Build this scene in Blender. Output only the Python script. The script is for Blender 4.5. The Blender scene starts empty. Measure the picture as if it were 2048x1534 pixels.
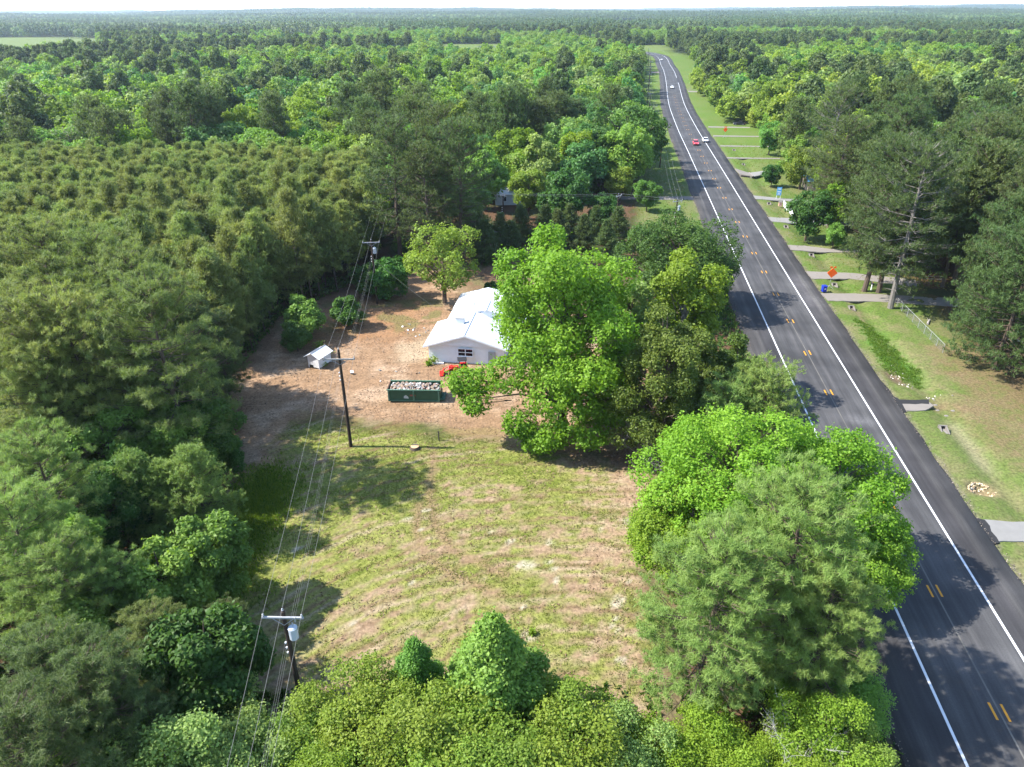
import bpy, math, random
import numpy as np
from mathutils import Matrix, Vector, Euler

# ------------------------------------------------------------------ camera
F = 1421.0; HC = 42.0; PITCH = math.atan((767 - 18) / F); ROLL = -0.0055
sc = bpy.context.scene
col = sc.collection
cam = bpy.data.cameras.new('camera'); cam_o = bpy.data.objects.new('camera', cam); col.objects.link(cam_o)
cam.sensor_fit = 'HORIZONTAL'; cam.sensor_width = 36; cam.lens = 36 * F / 2048
cam.clip_start = 0.5; cam.clip_end = 40000
RM = Matrix.Rotation(math.pi / 2 - PITCH, 4, 'X') @ Matrix.Rotation(ROLL, 4, 'Z')
cam_o.matrix_world = Matrix.Translation((0, 0, HC)) @ RM
sc.camera = cam_o
# ------------------------------------------------------------------ light
SUN = Vector((-1.0, 0.03, 1.04)).normalized()          # towards the sun
world = bpy.data.worlds.new('World'); sc.world = world; world.use_nodes = True
wn = world.node_tree.nodes; wl = world.node_tree.links
sky = wn.new('ShaderNodeTexSky'); sky.sky_type = 'NISHITA'; sky.sun_disc = False
sky.sun_elevation = math.asin(SUN.z); sky.sun_rotation = math.atan2(SUN.x, SUN.y)
sky.air_density = 1.0; sky.dust_density = 0.5; sky.ozone_density = 1.6
wl.new(sky.outputs['Color'], wn['Background'].inputs['Color']); wn['Background'].inputs['Strength'].default_value = 0.15
sun_d = bpy.data.lights.new('sun', 'SUN'); sun_d.energy = 4.1; sun_d.angle = math.radians(0.53); sun_d.color = (1, 0.955, 0.88)
sun_o = bpy.data.objects.new('sun', sun_d); col.objects.link(sun_o)
sun_o.rotation_euler = SUN.to_track_quat('Z', 'Y').to_euler()
sc.view_settings.view_transform = 'Standard'; sc.view_settings.look = 'None'
sc.view_settings.exposure = 1.8; sc.view_settings.gamma = 1.0; sc.view_settings.use_curve_mapping = False
sc.render.engine = 'CYCLES'
cy = sc.cycles
cy.max_bounces = 8; cy.diffuse_bounces = 5; cy.glossy_bounces = 2; cy.transmission_bounces = 4; cy.volume_bounces = 0
cy.transparent_max_bounces = 4; cy.use_denoising = True; cy.denoiser = 'OPENIMAGEDENOISE'; cy.denoising_input_passes = 'RGB_ALBEDO_NORMAL'; cy.denoising_prefilter = 'ACCURATE'; cy.caustics_reflective = False; cy.caustics_refractive = False
cy.use_adaptive_sampling = False; cy.sample_clamp_indirect = 4

rng = np.random.default_rng(7)
rnd = random.Random(11)

def ray(px, py):
    x = (px - 1024) / F; y = -(py - 767) / F
    v = RM.to_3x3() @ Vector((x, y, -1.0))
    return v
def at(px, py, z=0.0):
    """ground position (x, y) of the photograph's pixel at height z"""
    d = ray(px, py); t = (HC - z) / -d.z
    return (d.x * t, d.y * t)
def height_at(px, py, Y):
    d = ray(px, py); return HC + d.z * Y / d.y
def poly(*pts): return np.array([at(a, b) for a, b in pts])

# ------------------------------------------------------------------ road line
_cl = np.array([(28.1 + .141 * y, y) for y in (-60, 0, 60, 120, 180, 240, 300)] +
               [(83, 380), (103, 489), (119, 580), (131, 657), (143, 730), (149, 790), (142, 850), (118, 905), (80, 945), (30, 975), (-40, 1000)])
def catmull(P, n):
    out = []
    for i in range(len(P) - 1):
        p0 = P[max(i - 1, 0)]; p1 = P[i]; p2 = P[i + 1]; p3 = P[min(i + 2, len(P) - 1)]
        for t in np.linspace(0, 1, n, endpoint=False):
            out.append(.5 * ((2 * p1) + (-p0 + p2) * t + (2 * p0 - 5 * p1 + 4 * p2 - p3) * t * t + (-p0 + 3 * p1 - 3 * p2 + p3) * t ** 3))
    out.append(P[-1]); return np.array(out)
CL = catmull(_cl, 16)
CLT = np.gradient(CL, axis=0); CLT /= np.linalg.norm(CLT, axis=1)[:, None]
CLN = np.stack([CLT[:, 1], -CLT[:, 0]], 1)              # to the right of travel away
CLS = np.concatenate([[0], np.cumsum(np.linalg.norm(np.diff(CL, axis=0), axis=1))])
def lat(X, Y):
    """signed distance to the right of the highway's centre line"""
    X = np.asarray(X, float); Y = np.asarray(Y, float)
    near = (X - 28.1 - .141 * Y) / math.hypot(1, .141)
    out = near.copy()
    far = (Y > 280) & (Y < 1100) & (X > -150) & (X < 400)
    if far.any():
        fx = X[far]; fy = Y[far]; best = np.full(fx.shape, 1e9); sg = np.zeros(fx.shape)
        for i in range(90, len(CL), 2):
            dx = fx - CL[i, 0]; dy = fy - CL[i, 1]; d = np.hypot(dx, dy); s = dx * CLN[i, 0] + dy * CLN[i, 1]
            m = d < best; best = np.where(m, d, best); sg = np.where(m, np.sign(s), sg)
        out[far] = best * sg
    return out

# ------------------------------------------------------------------ numpy noise
_lat = np.random.default_rng(3).random((256, 256))
def vnoise(x, y):
    xi = np.floor(x).astype(int); yi = np.floor(y).astype(int); fx = x - xi; fy = y - yi
    fx = fx * fx * (3 - 2 * fx); fy = fy * fy * (3 - 2 * fy)
    g = lambda a, b: _lat[a & 255, b & 255]
    return (g(xi, yi) * (1 - fx) + g(xi + 1, yi) * fx) * (1 - fy) + (g(xi, yi + 1) * (1 - fx) + g(xi + 1, yi + 1) * fx) * fy
def fbm(x, y, o=4):
    s = 0; a = .5; t = 0
    for i in range(o):
        s = s + a * vnoise(x + 17.3 * i, y + 9.1 * i); t += a; a *= .5; x = x * 2.03; y = y * 2.03
    return s / t
def inside(X, Y, P):
    r = np.zeros(X.shape, bool); n = len(P)
    for i in range(n):
        x1, y1 = P[i]; x2, y2 = P[(i + 1) % n]
        if y1 == y2: continue
        c = ((y1 > Y) != (y2 > Y)) & (X < (x2 - x1) * (Y - y1) / (y2 - y1) + x1)
        r ^= c
    return r
def soft_inside(X, Y, P, w):
    s = 0
    for k, (a, b) in enumerate(((1, 0), (-1, 0), (0, 1), (0, -1), (.7, .7), (-.7, -.7), (.7, -.7), (-.7, .7))):
        s = s + inside(X + a * w * (.5 + .5 * (k % 2)), Y + b * w * (.5 + .5 * (k % 2)), P).astype(float)
    return s / 8
def seg_dist(X, Y, P):
    best = np.full(X.shape, 1e9)
    for i in range(len(P) - 1):
        ax, ay = P[i]; bx, by = P[i + 1]; dx = bx - ax; dy = by - ay; L = dx * dx + dy * dy + 1e-9
        t = np.clip(((X - ax) * dx + (Y - ay) * dy) / L, 0, 1)
        best = np.minimum(best, np.hypot(X - ax - t * dx, Y - ay - t * dy))
    return best
def ss(a, b, x): t = np.clip((x - a) / (b - a), 0, 1); return t * t * (3 - 2 * t)
def mix(a, b, t): return a * (1 - t[..., None]) + np.asarray(b) * t[..., None]

# ------------------------------------------------------------------ materials
def node_mat(name):
    m = bpy.data.materials.new(name); m.use_nodes = True
    nt = m.node_tree; b = nt.nodes['Principled BSDF']; return m, nt.nodes, nt.links, b
def plain(name, c, rough=.7, metal=0, spec=.3, noise=0.12, scale=6, bump=0.0):
    m, n, l, b = node_mat(name)
    b.inputs['Roughness'].default_value = rough; b.inputs['Metallic'].default_value = metal; b.inputs['Specular IOR Level'].default_value = spec
    tc = n.new('ShaderNodeTexCoord'); tx = n.new('ShaderNodeTexNoise'); tx.inputs['Scale'].default_value = scale; tx.inputs['Detail'].default_value = 5
    mr = n.new('ShaderNodeMapRange'); mr.inputs['To Min'].default_value = 1 - noise; mr.inputs['To Max'].default_value = 1 + noise
    mx = n.new('ShaderNodeMix'); mx.data_type = 'RGBA'; mx.blend_type = 'MULTIPLY'; mx.inputs['Factor'].default_value = 1
    mx.inputs['A'].default_value = (*c, 1)
    l.new(tc.outputs['Object'], tx.inputs['Vector']); l.new(tx.outputs['Fac'], mr.inputs['Value']); l.new(mr.outputs['Result'], mx.inputs['B']); l.new(mx.outputs['Result'], b.inputs['Base Color'])
    if bump:
        bp = n.new('ShaderNodeBump'); bp.inputs['Strength'].default_value = bump; bp.inputs['Distance'].default_value = .03
        l.new(tx.outputs['Fac'], bp.inputs['Height']); l.new(bp.outputs['Normal'], b.inputs['Normal'])
    return m
def leaf_mat(name, lo, hi, hue=.03, val=.25, trans=.35, rough=.55):
    """foliage: colour between lo and hi by the leaf's own tint, varied tree by tree"""
    m, n, l, b = node_mat(name)
    a = n.new('ShaderNodeAttribute'); a.attribute_name = 'tint'
    mx = n.new('ShaderNodeMix'); mx.data_type = 'RGBA'; mx.inputs['A'].default_value = (*lo, 1); mx.inputs['B'].default_value = (*hi, 1)
    l.new(a.outputs['Fac'], mx.inputs['Factor'])
    oi = n.new('ShaderNodeObjectInfo'); hs = n.new('ShaderNodeHueSaturation')
    mh = n.new('ShaderNodeMapRange'); mh.inputs['To Min'].default_value = .5 - hue; mh.inputs['To Max'].default_value = .5 + hue
    wnz = n.new('ShaderNodeTexWhiteNoise'); wnz.noise_dimensions = '1D'
    mv = n.new('ShaderNodeMapRange'); mv.inputs['To Min'].default_value = 1 - val; mv.inputs['To Max'].default_value = 1 + val
    l.new(oi.outputs['Random'], mh.inputs['Value']); l.new(oi.outputs['Random'], wnz.inputs['W']); l.new(wnz.outputs['Value'], mv.inputs['Value'])
    l.new(mh.outputs['Result'], hs.inputs['Hue']); l.new(mv.outputs['Result'], hs.inputs['Value']); l.new(mx.outputs['Result'], hs.inputs['Color'])
    l.new(hs.outputs['Color'], b.inputs['Base Color']); b.inputs['Roughness'].default_value = rough; b.inputs['Specular IOR Level'].default_value = .22
    tr = n.new('ShaderNodeBsdfTranslucent'); g = n.new('ShaderNodeMix'); g.data_type = 'RGBA'; g.blend_type = 'MULTIPLY'; g.inputs['Factor'].default_value = 1
    g.inputs['B'].default_value = (1.25, 1.3, .6, 1); l.new(hs.outputs['Color'], g.inputs['A']); l.new(g.outputs['Result'], tr.inputs['Color'])
    ms = n.new('ShaderNodeMixShader'); ms.inputs['Fac'].default_value = trans
    l.new(b.outputs['BSDF'], ms.inputs[1]); l.new(tr.outputs['BSDF'], ms.inputs[2]); l.new(ms.outputs['Shader'], n['Material Output'].inputs['Surface'])
    return m
LEAF = {
 'vivid':  leaf_mat('leaf_vivid', (.105, .215, .013), (.22, .345, .03), .01, .06, .46),
 'bright': leaf_mat('leaf_bright', (.10, .19, .013), (.215, .31, .032), .012, .10, .45),
 'mid':    leaf_mat('leaf_mid', (.10, .195, .03), (.195, .32, .06), .025, .2, .45),
 'dark':   leaf_mat('leaf_dark', (.035, .095, .016), (.08, .16, .028), .02, .18, .4),
 'teal':   leaf_mat('leaf_teal', (.055, .14, .034), (.10, .21, .055), .02, .15, .4),
 'yellow': leaf_mat('leaf_yellow', (.17, .235, .025), (.29, .355, .055), .015, .15, .45),
 'pale':   leaf_mat('leaf_pale', (.15, .235, .055), (.26, .35, .10), .015, .12, .45),
 'olive':  leaf_mat('leaf_olive', (.115, .19, .02), (.22, .288, .042), .012, .12, .45),
 'pine':   leaf_mat('needle_dark', (.052, .088, .024), (.115, .158, .05), .02, .15, .4),
 'young':  leaf_mat('needle_young', (.112, .158, .035), (.245, .28, .085), .02, .22, .42),
 'lightpine': leaf_mat('needle_light', (.115, .20, .042), (.25, .335, .09), .012, .12, .42),
 'cedar':  leaf_mat('cedar_scale', (.05, .088, .013), (.125, .165, .026), .015, .12, .35),
 'grey':   leaf_mat('leaf_grey', (.15, .17, .10), (.23, .24, .16), .02, .15, .35),
}
BARK = plain('bark_brown', (.085, .062, .046), .9, noise=.35, scale=3, bump=.5)
BARKG = plain('bark_grey', (.15, .135, .12), .9, noise=.3, scale=3, bump=.5)
DEADW = plain('dead_wood', (.24, .22, .205), .9, noise=.25, scale=4)
WHITE = plain('white_paint', (.80, .81, .82), .55, noise=.06, scale=2)
ROOFW = plain('white_metal', (.47, .49, .51), .42, spec=.5, noise=.03, scale=1.5)
CONC = plain('concrete', (.165, .16, .15), .85, noise=.15, scale=1.2, bump=.2)
CONCL = plain('pale_concrete', (.165, .148, .13), .85, noise=.14, scale=.8, bump=.2)
DARK = plain('painted_void_shade', (.012, .012, .012), .9)  # near-black colour painted in for the shade inside openings
STEEL = plain('galvanised', (.30, .31, .32), .5, metal=.3, noise=.1)
WIREM = plain('wire_metal', (.13, .127, .12), .5, noise=.02)
POLEW = plain('creosoted_wood', (.032, .021, .015), .85, noise=.4, scale=2, bump=.3)
ARMW = plain('weathered_wood', (.24, .235, .22), .85, noise=.2, scale=4)
ARMN = plain('pale_crossarm', (.26, .265, .27), .7, noise=.1, scale=4)
GLASS = plain('dark_glass', (.012, .014, .017), .08, spec=.6, noise=.05)
RUBBER = plain('rubber', (.02, .02, .02), .85)

# ------------------------------------------------------------------ mesh helpers
def np_mesh(name, V, Q=None, T=None, tint=None, extra=None):
    V = np.asarray(V, np.float32); me = bpy.data.meshes.new(name)
    nq = 0 if Q is None else len(Q); nt = 0 if T is None else len(T)
    me.vertices.add(len(V)); me.vertices.foreach_set('co', V.ravel())
    idx = []
    if nq: idx.append(np.asarray(Q, np.int32).ravel())
    if nt: idx.append(np.asarray(T, np.int32).ravel())
    idx = np.concatenate(idx); me.loops.add(len(idx)); me.loops.foreach_set('vertex_index', idx)
    me.polygons.add(nq + nt)
    tot = np.concatenate([np.full(nq, 4), np.full(nt, 3)]).astype(np.int32)
    me.polygons.foreach_set('loop_start', np.concatenate([[0], np.cumsum(tot)[:-1]]).astype(np.int32))
    me.update(calc_edges=True)
    if tint is not None:
        a = me.attributes.new('tint', 'FLOAT', 'POINT'); a.data.foreach_set('value', np.asarray(tint, np.float32))
    return me
def obj(name, me, m=None, parent=None, loc=(0, 0, 0), rz=0.0, smooth=False):
    o = bpy.data.objects.new(name, me); col.objects.link(o)
    if m is not None and me is not None and not len(me.materials): me.materials.append(m)
    o.location = loc; o.rotation_euler = (0, 0, rz)
    if parent is not None: o.parent = parent
    if smooth: me.polygons.foreach_set('use_smooth', np.ones(len(me.polygons), bool))
    return o
def thing(name, label, cat, loc=(0, 0, 0), rz=0.0, group=None):
    o = bpy.data.objects.new(name, None); col.objects.link(o); o.location = loc; o.rotation_euler = (0, 0, rz)
    o.empty_display_size = .3
    return tag(o, label, cat, group)
def tag(o, label=None, cat=None, group=None, kind=None):
    if label: o['label'] = label
    if cat: o['category'] = cat
    if group: o['group'] = group
    if kind: o['kind'] = kind
    return o
class MB:
    """collects shapes into one mesh"""
    def __init__(s): s.v = []; s.f = []
    def add(s, V, Fc):
        k = len(s.v); s.v += [tuple(p) for p in V]; s.f += [tuple(i + k for i in f) for f in Fc]; return s
    def box(s, c, d, rz=0.0, taper=1.0, b=0.0):
        x, y, z = d[0] / 2, d[1] / 2, d[2] / 2; ca, sa = math.cos(rz), math.sin(rz); V = []
        for zz, t in ((-z, 1), (z, taper)):
            for xx, yy in ((-x, -y), (x, -y), (x, y), (-x, y)):
                V.append((c[0] + (xx * ca - yy * sa) * t, c[1] + (xx * sa + yy * ca) * t, c[2] + zz))
        return s.add(V, [(3, 2, 1, 0), (4, 5, 6, 7), (0, 1, 5, 4), (1, 2, 6, 5), (2, 3, 7, 6), (3, 0, 4, 7)])
    def tube(s, P, r, n=6, cap=True):
        P = [Vector(p) for p in P]; R = r if hasattr(r, '__len__') else [r] * len(P); V = []
        for i, p in enumerate(P):
            d = (P[min(i + 1, len(P) - 1)] - P[max(i - 1, 0)]).normalized()
            a = d.orthogonal().normalized() if i == 0 else (a - d * a.dot(d)).normalized()
            b = d.cross(a)
            for k in range(n):
                t = 2 * math.pi * k / n; V.append(p + (a * math.cos(t) + b * math.sin(t)) * R[i])
        Fc = [(i * n + k, i * n + (k + 1) % n, (i + 1) * n + (k + 1) % n, (i + 1) * n + k) for i in range(len(P) - 1) for k in range(n)]
        if cap: Fc += [tuple(range(n - 1, -1, -1)), tuple((len(P) - 1) * n + k for k in range(n))]
        return s.add(V, Fc)
    def prism(s, prof, y0, y1):
        """profile in x,z extruded from y0 to y1"""
        n = len(prof); V = [(x, y0, z) for x, z in prof] + [(x, y1, z) for x, z in prof]
        return s.add(V, [tuple(range(n)), tuple(range(2 * n - 1, n - 1, -1))] + [(i, i + n, (i + 1) % n + n, (i + 1) % n) for i in range(n)])
    def slab(s, P, t):
        """a thick sheet: polygon P, thickened downwards along its normal by t"""
        P = [Vector(p) for p in P]; nn = (P[1] - P[0]).cross(P[2] - P[0]).normalized()
        if nn.z < 0: P = P[::-1]; nn = -nn
        n = len(P); V = P + [p - nn * t for p in P]
        return s.add(V, [tuple(range(n)), tuple(range(2 * n - 1, n - 1, -1))] + [(i, i + n, (i + 1) % n + n, (i + 1) % n) for i in range(n)])
    def lathe(s, prof, n=10, c=(0, 0, 0)):
        V = [(c[0] + r * math.cos(2 * math.pi * k / n), c[1] + r * math.sin(2 * math.pi * k / n), c[2] + z) for r, z in prof for k in range(n)]
        m = len(prof); Fc = [(i * n + k, i * n + (k + 1) % n, (i + 1) * n + (k + 1) % n, (i + 1) * n + k) for i in range(m - 1) for k in range(n)]
        return s.add(V, Fc + [tuple(range(n - 1, -1, -1)), tuple((m - 1) * n + k for k in range(n))])
    def mesh(s, name):
        me = bpy.data.meshes.new(name); me.from_pydata(s.v, [], s.f); me.update(); return me
    def build(s, name, m, parent=None, loc=(0, 0, 0), rz=0.0, smooth=False, bevel=0.0):
        o = obj(name, s.mesh(name), m, parent, loc, rz, smooth)
        if bevel:
            b = o.modifiers.new('bevel', 'BEVEL'); b.width = bevel; b.segments = 2; b.limit_method = 'ANGLE'
        return o
def copy_tree(o, loc, rz, label=None, group=None, scale=None, parent=None):
    c = o.copy(); col.objects.link(c)
    if parent is not None: c.parent = parent
    else:
        c.location = loc; c.rotation_euler = (0, 0, rz)
        if label: c['label'] = label
        if group: c['group'] = group
        if scale: c.scale = scale
    for ch in o.children: copy_tree(ch, None, None, parent=c)
    return c

# ------------------------------------------------------------------ ground
LAWN = poly((395, 1245), (440, 1130), (520, 1020), (560, 930), (545, 880), (600, 840), (760, 858), (1000, 880), (1150, 920), (1330, 960), (1290, 1060), (1300, 1200), (1320, 1350), (1330, 1480), (1100, 1534), (500, 1534))
DIRT = poly((455, 1010), (470, 880), (475, 745), (540, 660), (600, 610), (700, 585), (790, 560), (880, 505), (960, 490), (1075, 500), (1120, 560), (1290, 640), (1400, 760), (1340, 930), (1200, 905), (1010, 885), (880, 850), (700, 835), (600, 828), (560, 870), (560, 935), (500, 1030), (430, 1180), (400, 1160))
RED = poly((560, 690), (640, 620), (740, 590), (860, 590), (850, 640), (800, 690), (690, 690), (640, 700))
PALE = poly((790, 690), (845, 680), (860, 725), (800, 722))
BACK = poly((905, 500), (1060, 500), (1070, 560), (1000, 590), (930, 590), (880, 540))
TRACK1 = [poly((838, 1010), (832, 1060), (850, 1110), (905, 1150), (1000, 1190)), poly((868, 905), (858, 990), (870, 1050), (905, 1100), (1010, 1150))]
TRACK2 = [poly((560, 760), (700, 748), (880, 752), (1000, 770)), poly((520, 800), (700, 815), (950, 845), (1100, 850)), poly((740, 690), (720, 760), (660, 810)), poly((770, 690), (790, 740), (880, 748)), poly((700, 770), (620, 790), (500, 800))]
SPOTS = [(1235, 1203, 1.3), (1226, 1249, .8), (1237, 1262, .8), (1051, 1270, .6), (1064, 1277, .5), (1134, 1307, .5), (1239, 1322, .8), (1256, 1162, .4), (823, 1167, .6), (1020, 1083, .7), (1052, 1130, 1.4), (1098, 1125, .7), (1107, 1137, .5), (1100, 1085, .7), (713, 1122, .5), (816, 1035, .6), (850, 1022, .6), (690, 1327, .6), (1062, 1257, .5), (1113, 1160, .5), (1048, 1212, .5), (1145, 1067, .5), (840, 1060, .5), (590, 1098, .8), (705, 1245, .5), (1230, 1235, .5), (980, 1065, .5), (1170, 1250, .4), (910, 1190, .4), (1290, 1035, 1.5), (1262, 1042, 1.3), (1200, 1060, .6)]
LUSH = poly((1712, 640), (1738, 645), (1832, 735), (1845, 775), (1790, 745), (1770, 735))
STRAW = poly((1990, 690), (1860, 690), (1880, 740), (1950, 800), (1800, 797), (1830, 812), (1900, 820), (1960, 870), (2000, 920), (2140, 960), (2160, 700))
PIT = at(1966, 976)
WASH = at(1790, 752)
FIELDS = []
def az_field(x0, x1, Y0, Y1):
    a0 = ray(x0, 60); a1 = ray(x1, 60); s0 = a0.x / a0.y; s1 = a1.x / a1.y
    FIELDS.append((s0, s1, Y0, Y1))
az_field(-150, 195, 720, 1480); az_field(400, 520, 1750, 2600); az_field(560, 640, 1000, 1320); az_field(1200, 1290, 1650, 2400); az_field(870, 1010, 650, 1080); az_field(1880, 1945, 1500, 2300); az_field(680, 706, 330, 520)
az_field(440, 500, 330, 470); az_field(1260, 1340, 800, 1010)
def in_field(X, Y):
    r = np.zeros(np.shape(X), bool); q = X / np.maximum(Y, 1)
    for s0, s1, a, b in FIELDS: r |= (q > s0) & (q < s1) & (Y > a) & (Y < b)
    return r
def gz(X, Y):
    X = np.asarray(X, float); Y = np.asarray(Y, float)
    z = .16 * (fbm(X * .12, Y * .12, 3) - .5)
    la = lat(X, Y)
    z = z * ss(7.5, 10, np.abs(la))
    z = z - .45 * np.exp(-((la - 12.3) / 1.5) ** 2) * ss(40, 50, Y) * (1 - ss(230, 260, Y))
    z = z - .30 * np.exp(-((la + 11.5) / 1.8) ** 2) * ss(185, 195, Y)
    z = z - .9 * np.exp(-(((X - PIT[0]) / 1.15) ** 2 + ((Y - PIT[1]) / .95) ** 2) ** 2)
    z = z - .35 * np.exp(-(((X - WASH[0]) / .9) ** 2 + ((Y - WASH[1]) / 2.2) ** 2))
    far = ss(2200, 6000, np.hypot(X, Y)); z = z + far * 105 * np.maximum(fbm(X * .0007 + 3, Y * .0009 + 1, 3) - .36, 0) * .75
    z = z - .25 * ss(3, -3, np.abs(la) - 7.2)          # bed under the road
    return z
def gz1(x, y): return float(gz(np.array([x]), np.array([y]))[0])

def grow(a, b, n, fac=1.16):
    """coordinates from a outward to b with growing steps"""
    d = n; out = []; x = a; s = 1 if b > a else -1
    while (b - x) * s > 0:
        x += s * d; d *= fac; out.append(x)
    return out
xs = np.concatenate([np.array(grow(-42, -9000, .6))[::-1], np.arange(-42, 72, .40), np.array(grow(72, 9000, .6))])
ys = np.concatenate([np.array(grow(26, -600, .5))[::-1], np.arange(26, 122, .40), np.array(grow(122, 14000, .5, 1.04))])
GX, GY = np.meshgrid(xs, ys)
def cover(X, Y):
    """the ground's own colour (soil, litter, turf), by place"""
    n1 = fbm(X * .35, Y * .35, 4); n2 = fbm(X * 1.7 + 40, Y * 1.7, 3); n3 = fbm(X * .08 + 9, Y * .08 + 5, 3)
    wx = X + 3.2 * (fbm(X * .45 + 5, Y * .45, 3) - .5) + 1.2 * (n2 - .5); wy = Y + 3.2 * (fbm(X * .45, Y * .45 + 8, 3) - .5) + 1.2 * (n1 - .5)
    la = lat(X, Y); wla = la + 2.0 * (n1 - .5)
    C = np.empty(X.shape + (3,)); C[:] = (.155, .088, .05)
    C = mix(C, (.06, .085, .025), ss(.45, .62, n1) * .8)
    farg = ss(300, 480, Y); C = mix(C, (.09, .125, .035), farg)
    C = mix(C, (.19, .25, .055), in_field(X, Y) * (.75 + .25 * n1))
    tan = in_field(X, Y) & (Y < 540) & (Y > 300); C = mix(C, (.42, .33, .22), tan * .8)
    # verges of the highway
    grass = np.array((.125, .20, .035)) ; dry = np.array((.24, .225, .10))
    vg = ss(-23, -20, wla) * (wla < 0) * ss(112, 125, Y) + (wla > 0) * (1 - ss(20, 27, wla - 9 * ss(190, 215, Y) - 2 * ss(300, 330, Y)))
    vg = np.clip(vg, 0, 1) * (Y < 1100)
    G = mix(np.broadcast_to(grass, C.shape), dry, np.clip(ss(.42, .66, n1) * .55 + .35 * ss(.5, .75, n2) + .25 * (1 - ss(60, 120, Y)) * (wla > 0), 0, 1))
    G = mix(G, (.15, .245, .035), ss(180, 260, Y) * .6)
    C = mix(C, G, vg)
    # right hand yard: pine straw, lush ditch grass, sandy ditch bed
    rt = (Y < 135) & (la > 6)
    st = soft_inside(wx, wy, STRAW, 1.5) * (.55 + .45 * ss(.35, .55, n2)); C = mix(C, (.26, .165, .10), st * rt * .6)
    lu = soft_inside(X + 2.6 * (n2 - .5), Y + 3.0 * (n1 - .5), LUSH, 1.0) * (.6 + .4 * ss(.35, .6, n2)); C = mix(C, (.11, .29, .03), lu * .9)
    dl = np.exp(-((la - 11.2 - .9 * (n1 - .5)) / .55) ** 2) * ss(75, 88, Y) * (1 - ss(104, 112, Y)) ; C = mix(C, (.36, .29, .16), np.clip(dl * (n2 > .42) * .7, 0, 1))
    dl = np.exp(-((la - 12.4 - .9 * (n1 - .5)) / .9) ** 2) * ss(58, 62, Y) * (1 - ss(69, 71.5, Y)); C = mix(C, (.36, .32, .19), np.clip(dl * .7, 0, 1))
    e = np.exp(-(((X - PIT[0]) / 1.6) ** 2 + ((Y - PIT[1]) / 1.4) ** 2) ** 2); C = mix(C, (.30, .23, .13), e * .9)
    e = np.exp(-(((X - WASH[0]) / 1.1) ** 2 + ((Y - WASH[1]) / 2.6) ** 2) ** 2); C = mix(C, (.20, .14, .09), e * .9)
    edge = np.exp(-((np.abs(la) - 7.7) / .35) ** 2); C = mix(C, (.26, .22, .16), edge * .6 * (n2 > .4))
    # the cleared lot
    d = soft_inside(wx, wy, DIRT, 1.6); l = soft_inside(wx, wy, LAWN, 2.2)
    soil = np.empty_like(C); soil[:] = (.43, .27, .155)
    soil = mix(soil, (.55, .385, .25), ss(.45, .7, n1)); soil = mix(soil, (.25, .155, .09), ss(.55, .75, n2) * .6)
    soil = mix(soil, (.38, .20, .095), soft_inside(wx, wy, RED, 2.5) * .8); soil = mix(soil, (.52, .40, .26), soft_inside(wx, wy, PALE, .8) * .8)
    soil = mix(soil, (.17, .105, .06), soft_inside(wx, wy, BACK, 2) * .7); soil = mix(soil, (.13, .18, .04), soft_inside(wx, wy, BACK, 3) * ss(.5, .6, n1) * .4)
    # faint blade and tyre marks in the soil
    al = ss(.5, .7, fbm(X * .25, Y * 2.6 + 1.5 * np.sin(X * .15), 3)); soil = mix(soil, (.26, .165, .095), al * .45)
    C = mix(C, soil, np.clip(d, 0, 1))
    gd = ss(.5, .62, fbm(X * .6 + 3, Y * .6 + 30, 3)) * ss(93, 99, Y) * (1 - ss(108, 112, Y)) * (X < -11); C = mix(C, (.20, .20, .07), gd * d * .7)
    # lawn: arcs left by the mower round one centre, straw between green
    cx, cyy = at(1150, 1760); r = np.hypot(X - cx, Y - cyy); th = np.arctan2(Y - cyy, X - cx)
    stre = fbm(r * 1.6 + 1.8 * n1 + .8 * n2, th * 7, 4); stre2 = fbm(r * 4.2 + 1.5 * n1, th * 12, 3)
    gm = .27 * stre + .30 * stre2 - .02 + .36 * n3 + .25 * n1 + .34 * (n2 - .5) - .06
    px_right = ss(0, 16, X) * (1 - ss(52, 62, Y)); gm = gm - .01 - .12 * px_right - .09 * (1 - ss(33, 43, Y)) + .10 * ss(-2, -20, X)
    g = ss(.34, .58, gm)
    straw = mix(np.broadcast_to(np.array((.42, .29, .185)), C.shape), (.52, .39, .26), ss(.4, .7, n2)); straw = mix(straw, (.25, .165, .085), ss(.52, .75, stre2) * .6)
    gr = mix(np.broadcast_to(np.array((.18, .225, .035)), C.shape), (.32, .335, .085), ss(.35, .7, stre2))
    lawn = mix(straw, gr, g)
    ph = (r + 1.4 * (n1 - .5) + .5 * (n2 - .5)) / 1.55; li_ = np.abs(ph - np.round(ph)); lawn = mix(lawn, (.235, .15, .085), ss(.16, .04, li_) * ss(.34, .54, fbm(r * .5 + 7, th * 6, 3)) * .8)
    ph = (r + 1.4 * (n1 - .5) + .6) / 3.1; li_ = np.abs(ph - np.round(ph)); lawn = mix(lawn, (.50, .385, .255), ss(.10, .02, li_) * ss(.42, .56, fbm(r * .4 + 27, th * 5, 3)) * .75)
    t = np.minimum(seg_dist(X, Y, TRACK1[0]), seg_dist(X, Y, TRACK1[1])); lawn = mix(lawn, (.33, .215, .125), np.exp(-(t / .5) ** 2) * (.6 + .4 * n2))
    C = mix(C, lawn, np.clip(l, 0, 1))
    for P in TRACK2:
        t = seg_dist(X, Y, P); C = mix(C, (.30, .19, .11), (np.exp(-((t - .7) / .28) ** 2)) * .45 * d)
    lushleft = seg_dist(wx, wy, poly((405, 1225), (450, 1115), (515, 1020), (530, 960))); C = mix(C, (.30, .38, .035), np.exp(-(lushleft / 2.4) ** 2) * .85)
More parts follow.
